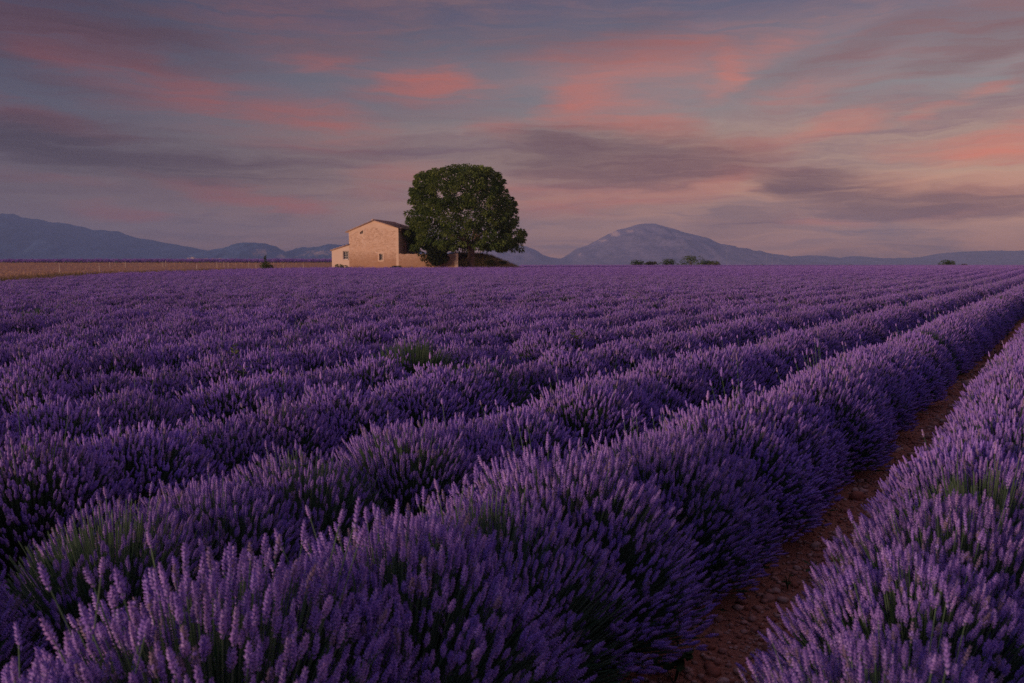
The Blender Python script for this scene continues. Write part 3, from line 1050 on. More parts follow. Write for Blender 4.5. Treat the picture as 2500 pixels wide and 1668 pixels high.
for k in range(9):
    a = k * 2 * math.pi / 9 + rg.uniform(-.2, .2); rr = rg.uniform(2.8, 5.4); z1 = rg.uniform(4.2, 9.5)
    p0 = (.08, 0, rg.uniform(2.2, 3.2)); p3 = (math.cos(a) * rr - .4, math.sin(a) * rr, z1)
    p1 = (math.cos(a) * rr * .25, math.sin(a) * rr * .25, 3.2 + (z1 - 3) * .35); p2 = (math.cos(a) * rr * .62, math.sin(a) * rr * .62, 3.2 + (z1 - 3) * .72)
    mb = MB(); mb.tube([p0, p1, p2, p3], [.22, .16, .10, .04], 7); mb.build('limb', M['bark'], tree, True)

# small tree in front of the wall
p = P(1061, 641, 99.6)
sm = tag(empty('small_tree', (p.x, 99.85, .25)), 'small dark leafy tree with several thin stems in front of the courtyard wall', 'tree')
cs, rs, tcn = [], [], []
for k in range(46):
    a = rg.uniform(0, 2 * np.pi); z = rg.uniform(1.15, 3.5)
    hw = np.interp(z, [1.0, 1.4, 1.9, 2.6, 3.2, 3.7], [.8, 1.6, 1.75, 1.6, 1.4, .8]) * rg.uniform(.2, 1)
    cs.append((math.cos(a) * hw - .1 * (z - 1.5) * 1.5, math.sin(a) * hw * .28, z)); rs.append(rg.uniform(.26, .44)); tcn.append(rg.uniform(0, .45))
Vv, Q, T = clumps(cs, rs, 120, .22, .4, 77, tint_c=tcn, flat=.8)
link('crown', mesh_np('crown', Vv, [Q], M['dark_leaf'], tint=T), sm)
for k in range(5):
    c = cs[k * 7]
    mb = MB(); mb.tube([(-.1 + .06 * k, 0, -.1), (c[0] * .35 + .05 * k - .1, c[1] * .4, 1.0), tuple(c)], [.06, .045, .015], 6); mb.build('stem', M['bark'], sm, True)


# ----------------------------------------------------------------- shrubs
def at(px, D):
    q = P(px, 641, D)
    return (q.x, D, float(ground_z(q.x, D)))


shrub('shrub', at(838, 100.6), 2.6, 1.0, 1.12, 'low spreading green shrub at the foot of the pale lean-to', 'shrub', M['shrub_leaf'], 51, 1500, .17, 6, lobes=12)
shrub('shrub', at(968, 99.8), 1.25, 1.0, 1.25, 'small round green shrub at the right corner of the farmhouse gable', 'shrub', M['shrub_leaf'], 52, 900, .17, 5, lobes=8)
s3 = shrub('shrub', at(648, 106), 1.5, 1.2, 1.25, 'green bush with one thin spiky shoot alone in the stubble field', 'shrub', M['shrub_leaf'], 53, 900, .18, 5, lobes=8)
Vv, Q, T = clumps([(.1 * math.sin(k), 0, 1.0 + .14 * k) for k in range(8)], [.14, .12, .10, .09, .08, .07, .05, .04], 26, .16, .35, 61, tint_c=[.3] * 8, flat=1.2)
tag(link('shoot', mesh_np('shoot', Vv, [Q], M['shrub_leaf'], tint=T), s3), kind='stuff')

for px_, D_, w_, h_, sd_, lab_ in ((1196, 107.0, 1.5, 1.0, 71, 'scrubby bush on the mound just right of the big tree trunk'), (1226, 107.6, 1.2, .8, 72, 'low scrubby bush halfway down the right slope of the mound'),
                              (1132, 108.2, 1.6, .9, 73, 'scrubby bush on the mound between wall end and big tree trunk')):
    q_ = at(px_, D_)
    iu_ = int(np.clip((q_[0] - mx0) / (mx1 - mx0) * 45, 0, 45)); it_ = int(np.clip(((D_ - 109.5) / 3.4 + 1) / 2 * 19, 0, 19))
    shrub('shrub', (q_[0], q_[1], float(Zm[it_, iu_]) - .05), w_, w_, h_, lab_, 'shrub', M['grey_shrub'], sd_, 900, .15, 4, lobes=8)

# bushes standing on the horizon beyond the field
HZ = [(1556, 34, 14, 'wide low bush at the left end of the horizon bushes right of the big tree', 'shrub_leaf', 1.0),
      (1590, 30, 10, 'low olive bush trailing right of the leftmost horizon bush', 'grey_shrub', .8),
      (1630, 36, 16, 'round dark bush between two clumps on the horizon below the domed mountain', 'shrub_leaf', 1.0),
      (1654, 26, 7, 'tiny low bush just right of the round dark horizon bush', 'grey_shrub', .8),
      (1690, 46, 25, 'tallest bushy tree on the horizon, below the slope of the domed mountain', 'shrub_leaf', 1.0),
      (1729, 40, 17, 'green bush touching the right side of the tallest horizon tree', 'shrub_leaf', 1.0),
      (1747, 30, 11, 'low bush at the right end of the clump with the tallest horizon tree', 'grey_shrub', .8),
      (1846, 22, 6, 'tiny flat bush on the horizon beside the radio masts', 'shrub_leaf', .7),
      (1862, 20, 5, 'small grey bush just left of the group of three radio masts', 'grey_shrub', .7),
      (2047, 14, 4, 'speck of a bush on the skyline under the low right hills, left of its twin', 'grey_shrub', .6),
      (2078, 12, 4, 'speck of a bush on the skyline under the low right hills, right of its twin', 'grey_shrub', .6),
      (2228, 16, 4, 'faint low bush on the skyline a little left of the dark leaning bush', 'grey_shrub', .6),
      (2318, 34, 17, 'dark windswept bush on the right skyline before the pale hills', 'shrub_leaf', 1.0),
      (2352, 26, 9, 'olive bush huddled right of the dark windswept bush', 'grey_shrub', .8)]
for k, (px, wpx, hpx, lab, mt_, sz) in enumerate(HZ):
    D = 192 + (k % 3) * 2.5
    u = D / F
    crest = 8.6 * u if px > 1300 else 0
    loc = at(px, D)
    hh = hpx * u + (CAM_Z - .25 - crest)     # from the ground up past the lavender crest
    shrub('horizon_bush', loc, wpx * u * 1.3, wpx * u, max(hh * 1.12, 1.0), lab, 'bush', M[mt_], 90 + k, 1100 if hpx > 8 else 300, .26 if hpx > 8 else .2, 4, 'bushes on the horizon', lobes=12 if hpx > 8 else 6)

# ----------------------------------------------------------------- fences and masts
FENCES = [('post and wire fence along the near edge of the stubble field', [(-60, 101), (145, 100), (242, 102), (480, 103), (625, 104), (692, 105), (740, 103.5)], 1.14),
          ('second post and wire fence further into the stubble field', [(268, 128), (306, 128), (398, 128), (405, 134), (530, 128), (547, 132), (557, 128), (607, 130)], .95)]
for lab, posts, ph in FENCES:
    x0, y0, z0 = at(*posts[0])
    fr = tag(empty('wire_fence', (x0, y0, z0)), lab, 'fence')
    tops = []
    for (px, D) in posts:
        x, y, z = at(px, D)
        mb = MB(); h_ = ph * random.uniform(.9, 1.08); tl = random.uniform(-.03, .03)
        mb.tube([(x - x0, y - y0, z - z0 - .2), (x - x0 + tl, y - y0, z - z0 + h_)], [.045, .038], 6)
        mb.build('post', M['post'], fr)
        tops.append((x - x0, y - y0, z - z0))
    for hz_ in (.4, .8):
        mb = MB(); mb.tube([(a, b, c + hz_ * ph + .05) for a, b, c in tops], .006, 3)
        mb.build('wire', M['wire'], fr)
for px, ytop, lab in ((1775, 598, 'slender pale radio mast before the right slope of the domed mountain'), (1872, 622, 'left one of three thin pale radio masts on the skyline'),
                      (1886, 618, 'middle one of three thin pale radio masts on the skyline'), (1900, 612, 'right one of three thin pale radio masts on the skyline')):
    D = 1500.0
    q = P(px, ytop, D); zb = -26.0
    ms_ = tag(empty('radio_mast', (q.x, D, zb)), lab, 'mast', 'radio masts')
    H = q.z - zb
    mb = MB(); mb.tube([(0, 0, -1), (0, 0, H * .6), (0, 0, H)], [.13, .10, .06], 5); mb.build('pole', M['mast'], ms_)
    mb = MB(); mb.box(-.9, -.06, H * .93, .9, .06, H * .93 + .12); mb.build('crossbar', M['mast'], ms_)

# ----------------------------------------------------------------- far village
M['village'] = material('village_wall', f_plaster((.62, .50, .44), (.75, .62, .55), .1), .9, .1)
rg = np.random.default_rng(3)
vill = [(462, 7, 9), (471, 8, 11), (479, 6, 7), (487, 8, 7), (496, 7, 6), (504, 9, 7), (513, 7, 6), (521, 8, 7), (530, 7, 6), (538, 8, 7), (545, 5, 6)]
for k, (px, wv, hv) in enumerate(vill):
    D = 2592 - 12 * (k % 3)
    q = P(px, 635.5, D); u = D / F
    ww, hh = wv * u, hv * u * .8
    vr = tag(empty('village_house', (q.x, D, q.z - 3), rg.uniform(-.3, .3)), 'tall pale block at the left end of the far hill village' if k == 1 else 'small pale house in the far village below the left mountain', 'house', 'houses of the far village')
    mb = MB(); mb.prism_y([(-ww / 2, -8), (ww / 2, -8), (ww / 2, hh), (0, hh + 1.5), (-ww / 2, hh)], -5, 5); mb.build('wall', M['village'], vr)
    mb = MB(); mb.prism_y([(-ww / 2 - .5, hh), (0, hh + 1.6), (ww / 2 + .5, hh), (ww / 2 + .5, hh + .4), (0, hh + 2.0), (-ww / 2 - .5, hh + .4)], -5.5, 5.5); mb.build('roof', M['tile'], vr)


# ----------------------------------------------------------------- lavender
def head_template(lod, seed):
    """one flower spike, axis z from 0 to 1, radius 1; returns verts, tris, material index per tri"""
    rg = np.random.default_rng(seed)
    V_, T_, M_ = [], [], []
    if lod == 0:
        zs = [0.0, .19, .33, .47, .61, .75, .89]
        for j, z in enumerate(zs):
            rad = [.62, .88, 1.0, 1.0, .92, .76, .48][j]
            m = 5 if j not in (0, 6) else 4
            for k in range(m):
                a = 2 * math.pi * (k + rg.uniform(-.25, .25) + .5 * (j % 2)) / m
                ca, sa = math.cos(a), math.sin(a)
                w_ = .42 * rad; i = len(V_)
                r1 = rad * rg.uniform(.85, 1.2); dz = rg.uniform(.09, .15)
                V_ += [(ca * .12, sa * .12, z - .03), (ca * .55 * rad - sa * w_, sa * .55 * rad + ca * w_, z + .035), (ca * .55 * rad + sa * w_, sa * .55 * rad - ca * w_, z + .035),
                       (ca * r1, sa * r1, z + dz), (ca * .35 * rad, sa * .35 * rad, z + .13)]
                bl = 1 if rg.random() < .22 else 0
                T_ += [(i, i + 2, i + 3), (i, i + 3, i + 1), (i + 1, i + 3, i + 4), (i + 3, i + 2, i + 4)]
                M_ += [bl] * 4
    else:
        nr, ns = {1: (6, 5), 2: (3, 4), 3: (2, 4)}[lod]
        V_.append((0, 0, -.03))
        for j in range(nr):
            z = (j + .5) / nr
            rad = math.sin(math.pi * (.18 + .72 * z)) ** .7
            for k in range(ns):
                a = 2 * math.pi * (k + .5 * (j % 2)) / ns
                r1 = rad * (rg.uniform(.5, 1.4) if lod == 1 else rg.uniform(.8, 1.15))
                V_.append((math.cos(a) * r1, math.sin(a) * r1, z + rg.uniform(-.04, .04)))
        V_.append((0, 0, 1.02))
        for k in range(ns):
            T_.append((0, 1 + (k + 1) % ns, 1 + k)); T_.append((len(V_) - 1, 1 + (nr - 1) * ns + k, 1 + (nr - 1) * ns + (k + 1) % ns))
        for j in range(nr - 1):
            for k in range(ns):
                a, b = 1 + j * ns + k, 1 + j * ns + (k + 1) % ns
                T_ += [(a, b, b + ns), (a, b + ns, a + ns)]
        M_ = [1 if rg.random() < .15 else 0 for _ in T_]
    return np.array(V_, float), np.array(T_, int), np.array(M_, int)


HEADS = {l: [head_template(l, 100 * l + k) for k in range(5)] for l in range(4)}


def spike_set(n, seed, W=.46, A=.49, H=.53, sparse=0.0, jit=.055, hk=1.0):
    rg = np.random.default_rng(seed)
    ph = rg.uniform(0, 2 * np.pi, n)
    ct = rg.uniform(.0, 1.0, n) ** .92
    st = np.sqrt(1 - ct ** 2)
    j = 1 + rg.normal(size=n) * jit
    lump = .90 + .2 * fbm(np.cos(ph) * st * 2.1 + seed, np.sin(ph) * st * 2.1, 3, seed)
    j = np.clip(j * lump, .6, 1.25)
    tall = (rg.random(n) < .02) & (ct > .78)
    j = np.where(tall, j * rg.uniform(1.10, 1.30, n), j)
    T = np.stack([W * st * np.cos(ph) * j, A * st * np.sin(ph) * j, .07 + (H * ct + .03) * j], -1)
    b = np.stack([T[:, 0] * .22, T[:, 1] * .30, .02 + .10 * ct], -1)
    d = T - b
    d /= np.linalg.norm(d, axis=1, keepdims=True)
    hd = d + np.array([[0, 0, .16]]) + rg.normal(size=(n, 3)) * .09
    hd /= np.linalg.norm(hd, axis=1, keepdims=True)
    hl = rg.uniform(.042, .078, n) * hk
    hb = T - hd * hl[:, None] * .8
    keep = np.ones(n, bool)
    if sparse:
        # one flank without flowers
        keep = ~((fbm(T[:, 0] * 4 + seed, T[:, 1] * 4, 2, seed + 5) < .5 * sparse + .25))
    return dict(b=b, hb=hb, hd=hd, hl=hl, tint=np.clip(rg.normal(size=n) * .33 + .5, 0, 1), keep=keep, ct=ct)


def build_heads(S, lod, rad, sel, rg, hscale=1.0):
    V_, T_, M_, C_ = [], [], [], []
    off = 0
    idx = np.where(sel)[0]
    which = rg.integers(0, 5, len(idx))
    for k in range(5):
        ii = idx[which == k]
        if len(ii) == 0: continue
        hv, ht, hm = HEADS[lod][k]
        Rm = frames(S['hd'][ii])
        rr = rad * rg.uniform(.8, 1.2, len(ii))
        loc = np.repeat(hv[None], len(ii), 0).copy()
        loc[:, :, :2] *= rr[:, None, None]; loc[:, :, 2] *= (S['hl'][ii] * hscale)[:, None]
        wv = np.einsum('nij,nmj->nmi', Rm, loc) + S['hb'][ii][:, None, :]
        m = len(hv)
        V_.append(wv.reshape(-1, 3))
        T_.append((ht[None] + (off + np.arange(len(ii)) * m)[:, None, None]).reshape(-1, 3))
        M_.append(np.tile(hm, len(ii))); C_.append(np.repeat(S['tint'][ii], m))
        off += m * len(ii)
    return np.concatenate(V_), np.concatenate(T_), np.concatenate(M_), np.concatenate(C_)


def build_stems(S, rad, segs, rg):
    b, e = S['b'], S['hb'] + S['hd'] * (S['hl'] * .3)[:, None]
    n = len(b)
    mid = (b + e) / 2 + np.array([[0, 0, -.02]]) * (1 - S['ct'][:, None])
    pts = [b, mid, e] if segs == 2 else [b, e]
    Rm = frames(e - b)
    rings = []
    for p in pts:
        ring = np.stack([p + rad * (Rm[:, :, 0] * math.cos(t) + Rm[:, :, 1] * math.sin(t)) for t in (0, 2.094, 4.189)], 1)
        rings.append(ring)
    V_ = np.concatenate(rings, 1).reshape(-1, 3)
    m = 3 * len(pts); base = np.arange(n)[:, None] * m
    Q_ = []
    for s in range(len(pts) - 1):
        for k in range(3):
            Q_.append(base + np.array([[3 * s + k, 3 * s + (k + 1) % 3, 3 * s + 3 + (k + 1) % 3, 3 * s + 3 + k]]))
    return V_, np.concatenate(Q_), np.repeat(S['tint'], m)


def build_foliage(n, seed, W, A, H, leaf, f=.90):
    rg = np.random.default_rng(seed)
    ph = rg.uniform(0, 2 * np.pi, n); ct = rg.uniform(0, 1, n); st = np.sqrt(1 - ct ** 2)
    q = rg.uniform(.45, f, n)
    T = np.stack([W * st * np.cos(ph) * q, A * st * np.sin(ph) * q, .03 + H * ct * q], -1)
    d = T * np.array([[1, 1, .8]]) + rg.normal(size=(n, 3)) * .05 + np.array([[0, 0, .08]])
    Vv, Q = leaf_cloud(T, d, leaf * rg.uniform(.7, 1.3, n), .10, rg, .05)
    T_ = np.repeat(rg.uniform(0, 1, n), 5)
    # lumpy woody heart of the bush
    nu, nv = 10, 5
    hv = []
    for j in range(nv + 1):
        for i in range(nu):
            a = 2 * np.pi * i / nu; e = (np.pi / 2) * j / nv
            r = .56 * rg.uniform(.85, 1.1)
            hv.append((W * r * math.cos(a) * math.cos(e), A * 1.15 * r * math.sin(a) * math.cos(e), H * r * math.sin(e)))
    b = len(Vv)
    hq = [(b + j * nu + i, b + j * nu + (i + 1) % nu, b + (j + 1) * nu + (i + 1) % nu, b + (j + 1) * nu + i) for j in range(nv) for i in range(nu)]
    Vv = np.concatenate([Vv, np.array(hv)]); Q = np.concatenate([Q, np.array(hq)])
    return Vv, Q, np.concatenate([T_, np.zeros(len(hv))])


LMATS = [M['flower'], M['bloom'], M['stem'], M['leaf']]
# near bushes as separate part meshes
NEAR = []      # (lod, sparse, spikes mesh, stems mesh, foliage mesh, list of lifted spikes)
SPIKE_ME = []
for k in range(5):
    hv, ht, hm = HEADS[0][k]
    v = hv.copy(); v[:, :2] *= .0080; v[:, 2] *= .085
    SPIKE_ME.append(mesh_np('flower_spike', v, [ht], [M['flower'], M['bloom']], hm, np.full(len(v), .3 + .1 * k)))


def near_variant(lod, seed, n, sparse=0.0, lift=0):
    rg = np.random.default_rng(seed + 900)
    S = spike_set(n, seed, sparse=sparse, hk=.80 if lift else .70)
    sel = S['keep'].copy()
    lifted = []
    if lift:
        up = np.where(sel & (S['ct'] > .35))[0]
        for i in rg.permutation(up)[:lift]:
            sel[i] = False
            Rm = frames(S['hd'][i:i + 1])[0]
            m4 = Matrix(((Rm[0, 0], Rm[0, 1], Rm[0, 2], S['hb'][i, 0]), (Rm[1, 0], Rm[1, 1], Rm[1, 2], S['hb'][i, 1]), (Rm[2, 0], Rm[2, 1], Rm[2, 2], S['hb'][i, 2]), (0, 0, 0, 1)))
            lifted.append((m4 @ Matrix.Diagonal((1, 1, S['hl'][i] / .085, 1)), int(rg.integers(0, 5))))
    hv, ht, hm, hc = build_heads(S, lod, 0.0076 if lift else .0062, sel, rg)
    me_h = mesh_np('flower_spikes', hv, [ht], [M['flower'], M['bloom']], hm, hc)
    sv_, sq, stn = build_stems(S, .0016 if lod == 0 else .0018, 2 if lod == 0 else 1, rg)
    me_s = mesh_np('stems', sv_, [sq], M['stem'], None, stn)
    fv, fq, ft = build_foliage(900 if lod == 0 else 450, seed + 50, .46, .49, .53, .075 if lod == 0 else .09)
    me_f = mesh_np('foliage', fv, [fq], M['leaf'], None, ft)
    return (me_h, me_s, me_f, lifted)


V_LIFT = [near_variant(0, 11 + k, 1850, 0, 70) for k in range(2)]
V_L0 = [near_variant(0, 21 + k, 2400) for k in range(2)]
V_L1 = [near_variant(1, 31 + k, 2400) for k in range(4)]
V_SP = [near_variant(0, 41, 1700, .45), near_variant(1, 42, 1800, .5), near_variant(1, 43, 1800, .6)]

# low-detail bushes for the rest of the field, one mesh each
PROTO = bpy.data.collections.new('lavender_sources')


def far_variant(idx, lod, seed, n, rad, hscale, leaves, stems, sparse=0.0):
    rg = np.random.default_rng(seed + 900)
    S = spike_set(n, seed, sparse=sparse, hk=.70)
    hv, ht, hm, hc = build_heads(S, lod, rad, S['keep'], rg, hscale)
    V_, polys, mi, tn = [hv], [ht], [hm], [hc]
    o = len(hv)
    if stems:
        sv_, sq, stn = build_stems(S, .003, 1, rg)
        V_.append(sv_); polys.append(sq + o); mi.append(np.full(len(sq), 2)); tn.append(stn); o += len(sv_)
    fv, fq, ft = build_foliage(leaves, seed + 50, .46, .49, .53, .13)
    V_.append(fv); polys.append(fq + o); mi.append(np.full(len(fq), 3)); tn.append(ft)
    # triangles first, then quads, as listed
    me = mesh_np('lavender_source', np.concatenate(V_), polys, LMATS, np.concatenate(mi), np.concatenate(tn))
    ob = bpy.data.objects.new('lavender_source_%02d' % idx, me)
    PROTO.objects.link(ob)


for k in range(5): far_variant(k, 1, 61 + k, 1750, .0064, 1.0, 300, True, .0 if k < 4 else .5)
for k in range(5): far_variant(5 + k, 2, 71 + k, 1600, .0080, 1.1, 160, True, .0 if k < 4 else .5)
for k in range(5): far_variant(10 + k, 3, 81 + k, 640, .0155, 1.25, 60, False, .0 if k < 4 else .7)

THR = R(33.5)
TAN = math.tan(THR)
DX = 1.42
rg = np.random.default_rng(17)
bushes = []
for k in range(-4, 96):
    xk = -0.44 - DX * k + (.07 if k <= 0 else -.06)
    step = .56
    nmax = int(215 / step)
    for i in range(-12, nmax):
        s = (i + rg.uniform(-.22, .22)) * step
        if s > 9 and rg.random() < .02: continue
        y = s * math.cos(THR); x = xk + s * math.sin(THR)
        x += rg.normal() * .03
        if y < .7 or y > 181: continue
        if abs(x) > .60 * y + 2.2: continue
        if x < 1.6 + .0 * y and y > 97.2 - .25 * math.sin(x): continue
        if y > 36 and x < np.interp(y, [36, 38, 60, 80, 97, 106], [-23.6, -24.0, -28.3, -26.0, -21.8, -21.5]) + .3: continue
        if y > 178 - 1.5 * math.sin(x * .2): continue
        if math.hypot(x, y) < 1.2: continue
        bushes.append((x, y, k, rg.uniform(.95, 1.06), int(rg.integers(0, 1 << 16)), rg.random()))
bushes.sort(key=lambda b: math.hypot(b[0], b[1]))
vis = [b for b in bushes if abs(b[0]) < .60 * b[1] + .75]
near_set = vis[:298]
near_ids = {id(b) for b in near_set}
ORD = {1: 'first', 2: 'second', 3: 'third', 4: 'fourth', 5: 'fifth', 6: 'sixth', 7: 'seventh', 8: 'eighth', 9: 'ninth', 10: 'tenth', 11: 'eleventh', 12: 'twelfth', 13: 'thirteenth', 14: 'fourteenth', 15: 'fifteenth', 16: 'sixteenth', 17: 'seventeenth', 18: 'eighteenth', 19: 'nineteenth', 20: 'twentieth'}


def row_label(k):
    if k >= 1:
        nm = ORD.get(k, 'far')
        return 'lavender bush in the %s row left of the bare soil strip' % nm, 'lavender bushes, %s row left of the soil strip' % nm
    nm = ORD.get(1 - k, 'far')
    return 'lavender bush in the %s row right of the bare soil strip' % nm, 'lavender bushes, %s row right of the soil strip' % nm


def nearest(px, D, ks=None):
    q = P(px, 641, D)
    return min(near_set, key=lambda b: (b[0] - q.x) ** 2 + (b[1] - D) ** 2 + (0 if ks is None or b[2] in ks else 99))


SPECIAL = {}
b_ = nearest(1435, 8.1); SPECIAL[id(b_)] = ('lavender bush with a bare green flank, in the middle of its row', 2, 1.05)
b_ = nearest(920, 7.9); SPECIAL[id(b_)] = ('sparse lavender bush of thin spikes above green leaves, left of the bare green one', 1, 1.15)
b_ = nearest(850, 3.9); SPECIAL[id(b_)] = ('lavender bush showing a dark green hollow, behind the biggest front bush', 0, 1.0)
b_ = nearest(700, 2.3, (1,)); SPECIAL[id(b_)] = ('biggest lavender bush, with long soft spikes at the front left of the field', -1, 1.18)
row_count = {}
CNT = ['nearest', 'second nearest', 'third nearest', 'fourth nearest', 'fifth nearest', 'sixth nearest']
b_ = nearest(1310, 2.9, (1,)); SPECIAL[id(b_)] = ('lavender bush with a green stemmy flank facing the soil strip, second along the front row', 0, 1.06)
b_ = nearest(150, 3.2, (2, 3)); SPECIAL[id(b_)] = ('lavender bush with dark green stems bared at the left edge of the field', 0, 1.0)
lift_count = 0
for bi, b in enumerate(near_set):
    x, y, k, scl, hsh, rv = b
    D = math.hypot(x, y)
    rot = -THR + rv * .5 - .25 + (math.pi if hsh & 1 else 0)
    root = bpy.data.objects.new('lavender_bush', None)
    COL.objects.link(root)
    lab, grp = row_label(k)
    sp = SPECIAL.get(id(b))
    if not sp and y > 1.5 and -1 <= k <= 6:
        c_ = row_count.get(k, 0); row_count[k] = c_ + 1
        if c_ < 6:
            lab = lab.replace('lavender bush in', CNT[c_] + ' lavender bush of')
    if sp and sp[1] >= 0:
        var = V_SP[sp[1]]
    elif (D < 3.2 and lift_count < 8) or (sp and sp[1] == -1):
        var = V_LIFT[hsh % 2]; lift_count += 1
    elif D < 4.3:
        var = V_L0[(hsh >> 3) % 2] if (hsh >> 5) % 17 else V_SP[0]
    else:
        var = V_L1[(hsh >> 3) % 4] if (hsh >> 5) % 26 else V_SP[1 + hsh % 2]
    if sp:
        lab = sp[0]; scl *= sp[2]
    elif k == 1 and y < 5.2:
        scl *= 1.07 + .08 * math.sin(y * 4.1)
    root.location = (x, y, 0)
    root.rotation_euler = (0, 0, rot)
    root.scale = (scl, scl, scl * (.95 + .10 * ((hsh >> 7) % 100) / 100))
    tag(root, lab, 'lavender bush', None if sp else grp)
    for nm, me in (('flower_spikes', var[0]), ('stems', var[1]), ('foliage', var[2])):
        c = bpy.data.objects.new(nm, me); COL.objects.link(c); c.parent = root; c['kind'] = 'stuff'
    for m4, wi in var[3]:
        c = bpy.data.objects.new('flower_spike', SPIKE_ME[wi]); COL.objects.link(c); c.parent = root; c.matrix_local = m4

rest = [b for b in bushes if id(b) not in near_ids]
n = len(rest)
print('lavender bushes near', len(near_set), 'rest', n)
me = bpy.data.meshes.new('lavender_field')
me.vertices.add(n)
me.vertices.foreach_set('co', np.array([(b[0], b[1], float(ground_z(b[0], b[1]))) for b in rest], np.float32).ravel())
rz = np.array([-THR + b[5] * .6 - .3 + (math.pi if b[4] & 1 else 0) for b in rest], np.float32)
dist = np.array([math.hypot(b[0], b[1]) for b in rest])
lodb = np.where(dist < 26, 0, np.where(dist < 55, 5, 10))
sprs = np.array([((b[4] >> 5) % 26) == 0 for b in rest])
vi = lodb + np.where(sprs, 4, np.array([(b[4] >> 3) % 4 for b in rest]))
scv = np.array([b[3] for b in rest]) * (1 + .10 * (fbm(np.array([b[0] for b in rest]) * .35, np.array([b[1] for b in rest]) * .35, 3, 4) - .5))
for nm, ty, arr in (('rz', 'FLOAT', rz), ('sc', 'FLOAT', scv.astype(np.float32)), ('vi', 'INT', vi.astype(np.int32))):
    a = me.attributes.new(nm, ty, 'POINT'); a.data.foreach_set('value', arr)
fo_ = tag(link('lavender_field', me), 'purple lavender rows stretching away to the horizon', 'lavender', kind='stuff')
gn = bpy.data.node_groups.new('scatter_lavender', 'GeometryNodeTree')
gn.interface.new_socket('Geometry', in_out='INPUT', socket_type='NodeSocketGeometry')
gn.interface.new_socket('Geometry', in_out='OUTPUT', socket_type='NodeSocketGeometry')
gi = gn.nodes.new('NodeGroupInput'); go = gn.nodes.new('NodeGroupOutput')
ip = gn.nodes.new('GeometryNodeInstanceOnPoints')
ci = gn.nodes.new('GeometryNodeCollectionInfo')
ci.inputs['Collection'].default_value = PROTO
ci.inputs['Separate Children'].default_value = True
ci.inputs['Reset Children'].default_value = True
m2p = gn.nodes.new('GeometryNodeMeshToPoints')


def attr(nm, ty):
    a = gn.nodes.new('GeometryNodeInputNamedAttribute'); a.data_type = ty; a.inputs[0].default_value = nm
    return a.outputs['Attribute']


gn.links.new(gi.outputs[0], m2p.inputs[0])
gn.links.new(m2p.outputs[0], ip.inputs['Points'])
gn.links.new(ci.outputs[0], ip.inputs['Instance'])
ip.inputs['Pick Instance'].default_value = True
gn.links.new(attr('vi', 'INT'), ip.inputs['Instance Index'])
cx = gn.nodes.new('ShaderNodeCombineXYZ'); gn.links.new(attr('rz', 'FLOAT'), cx.inputs[2])
gn.links.new(cx.outputs[0], ip.inputs['Rotation'])
cs_ = gn.nodes.new('ShaderNodeCombineXYZ')
sa = attr('sc', 'FLOAT')
for i in range(3): gn.links.new(sa, cs_.inputs[i])
gn.links.new(cs_.outputs[0], ip.inputs['Scale'])
gn.links.new(ip.outputs[0], go.inputs[0])
md = fo_.modifiers.new('scatter', 'NODES'); md.node_group = gn

# second lavender field: the dark band beyond the stubble on the left
rg = np.random.default_rng(23)
pts = []
for r_ in range(9):
    for x in np.arange(-125, -22, .55):
        y = 171 + r_ * 1.5 + rg.uniform(-.2, .2)
        pts.append((x + rg.uniform(-.2, .2), y))
pts = np.array(pts)
me = bpy.data.meshes.new('far_lavender_field')
me.vertices.add(len(pts))
me.vertices.foreach_set('co', np.stack([pts[:, 0], pts[:, 1], ground_z(pts[:, 0], pts[:, 1])], -1).astype(np.float32).ravel())
for nm, ty, arr in (('rz', 'FLOAT', rg.uniform(0, 6.28, len(pts)).astype(np.float32)), ('sc', 'FLOAT', rg.uniform(.9, 1.35, len(pts)).astype(np.float32)), ('vi', 'INT', rg.integers(10, 14, len(pts)).astype(np.int32))):
    a = me.attributes.new(nm, ty, 'POINT'); a.data.foreach_set('value', arr)
o = tag(link('far_lavender_field', me), 'dark band of lavender beyond the stubble field on the left', 'lavender', kind='stuff')
o.modifiers.new('scatter', 'NODES').node_group = gn

# ----------------------------------------------------------------- soil strip: clods and stones
ico_v = np.array([(0, 0, 1), (.89, 0, .45), (.28, .85, .45), (-.72, .53, .45), (-.72, -.53, .45), (.28, -.85, .45), (.72, .53, -.45), (-.28, .85, -.45), (-.89, 0, -.45), (-.28, -.85, -.45), (.72, -.53, -.45), (0, 0, -1)])
ico_f = np.array([(0, 1, 2), (0, 2, 3), (0, 3, 4), (0, 4, 5), (0, 5, 1), (1, 6, 2), (2, 7, 3), (3, 8, 4), (4, 9, 5), (5, 10, 1), (6, 7, 2), (7, 8, 3), (8, 9, 4), (9, 10, 5), (10, 6, 1), (11, 7, 6), (11, 8, 7), (11, 9, 8), (11, 10, 9), (11, 6, 10)])
rg = np.random.default_rng(41)
GAPX = -1.11


def strip_pt(s, off):
    return GAPX + s * math.sin(THR) + off * math.cos(THR), s * math.cos(THR) - off * math.sin(THR)


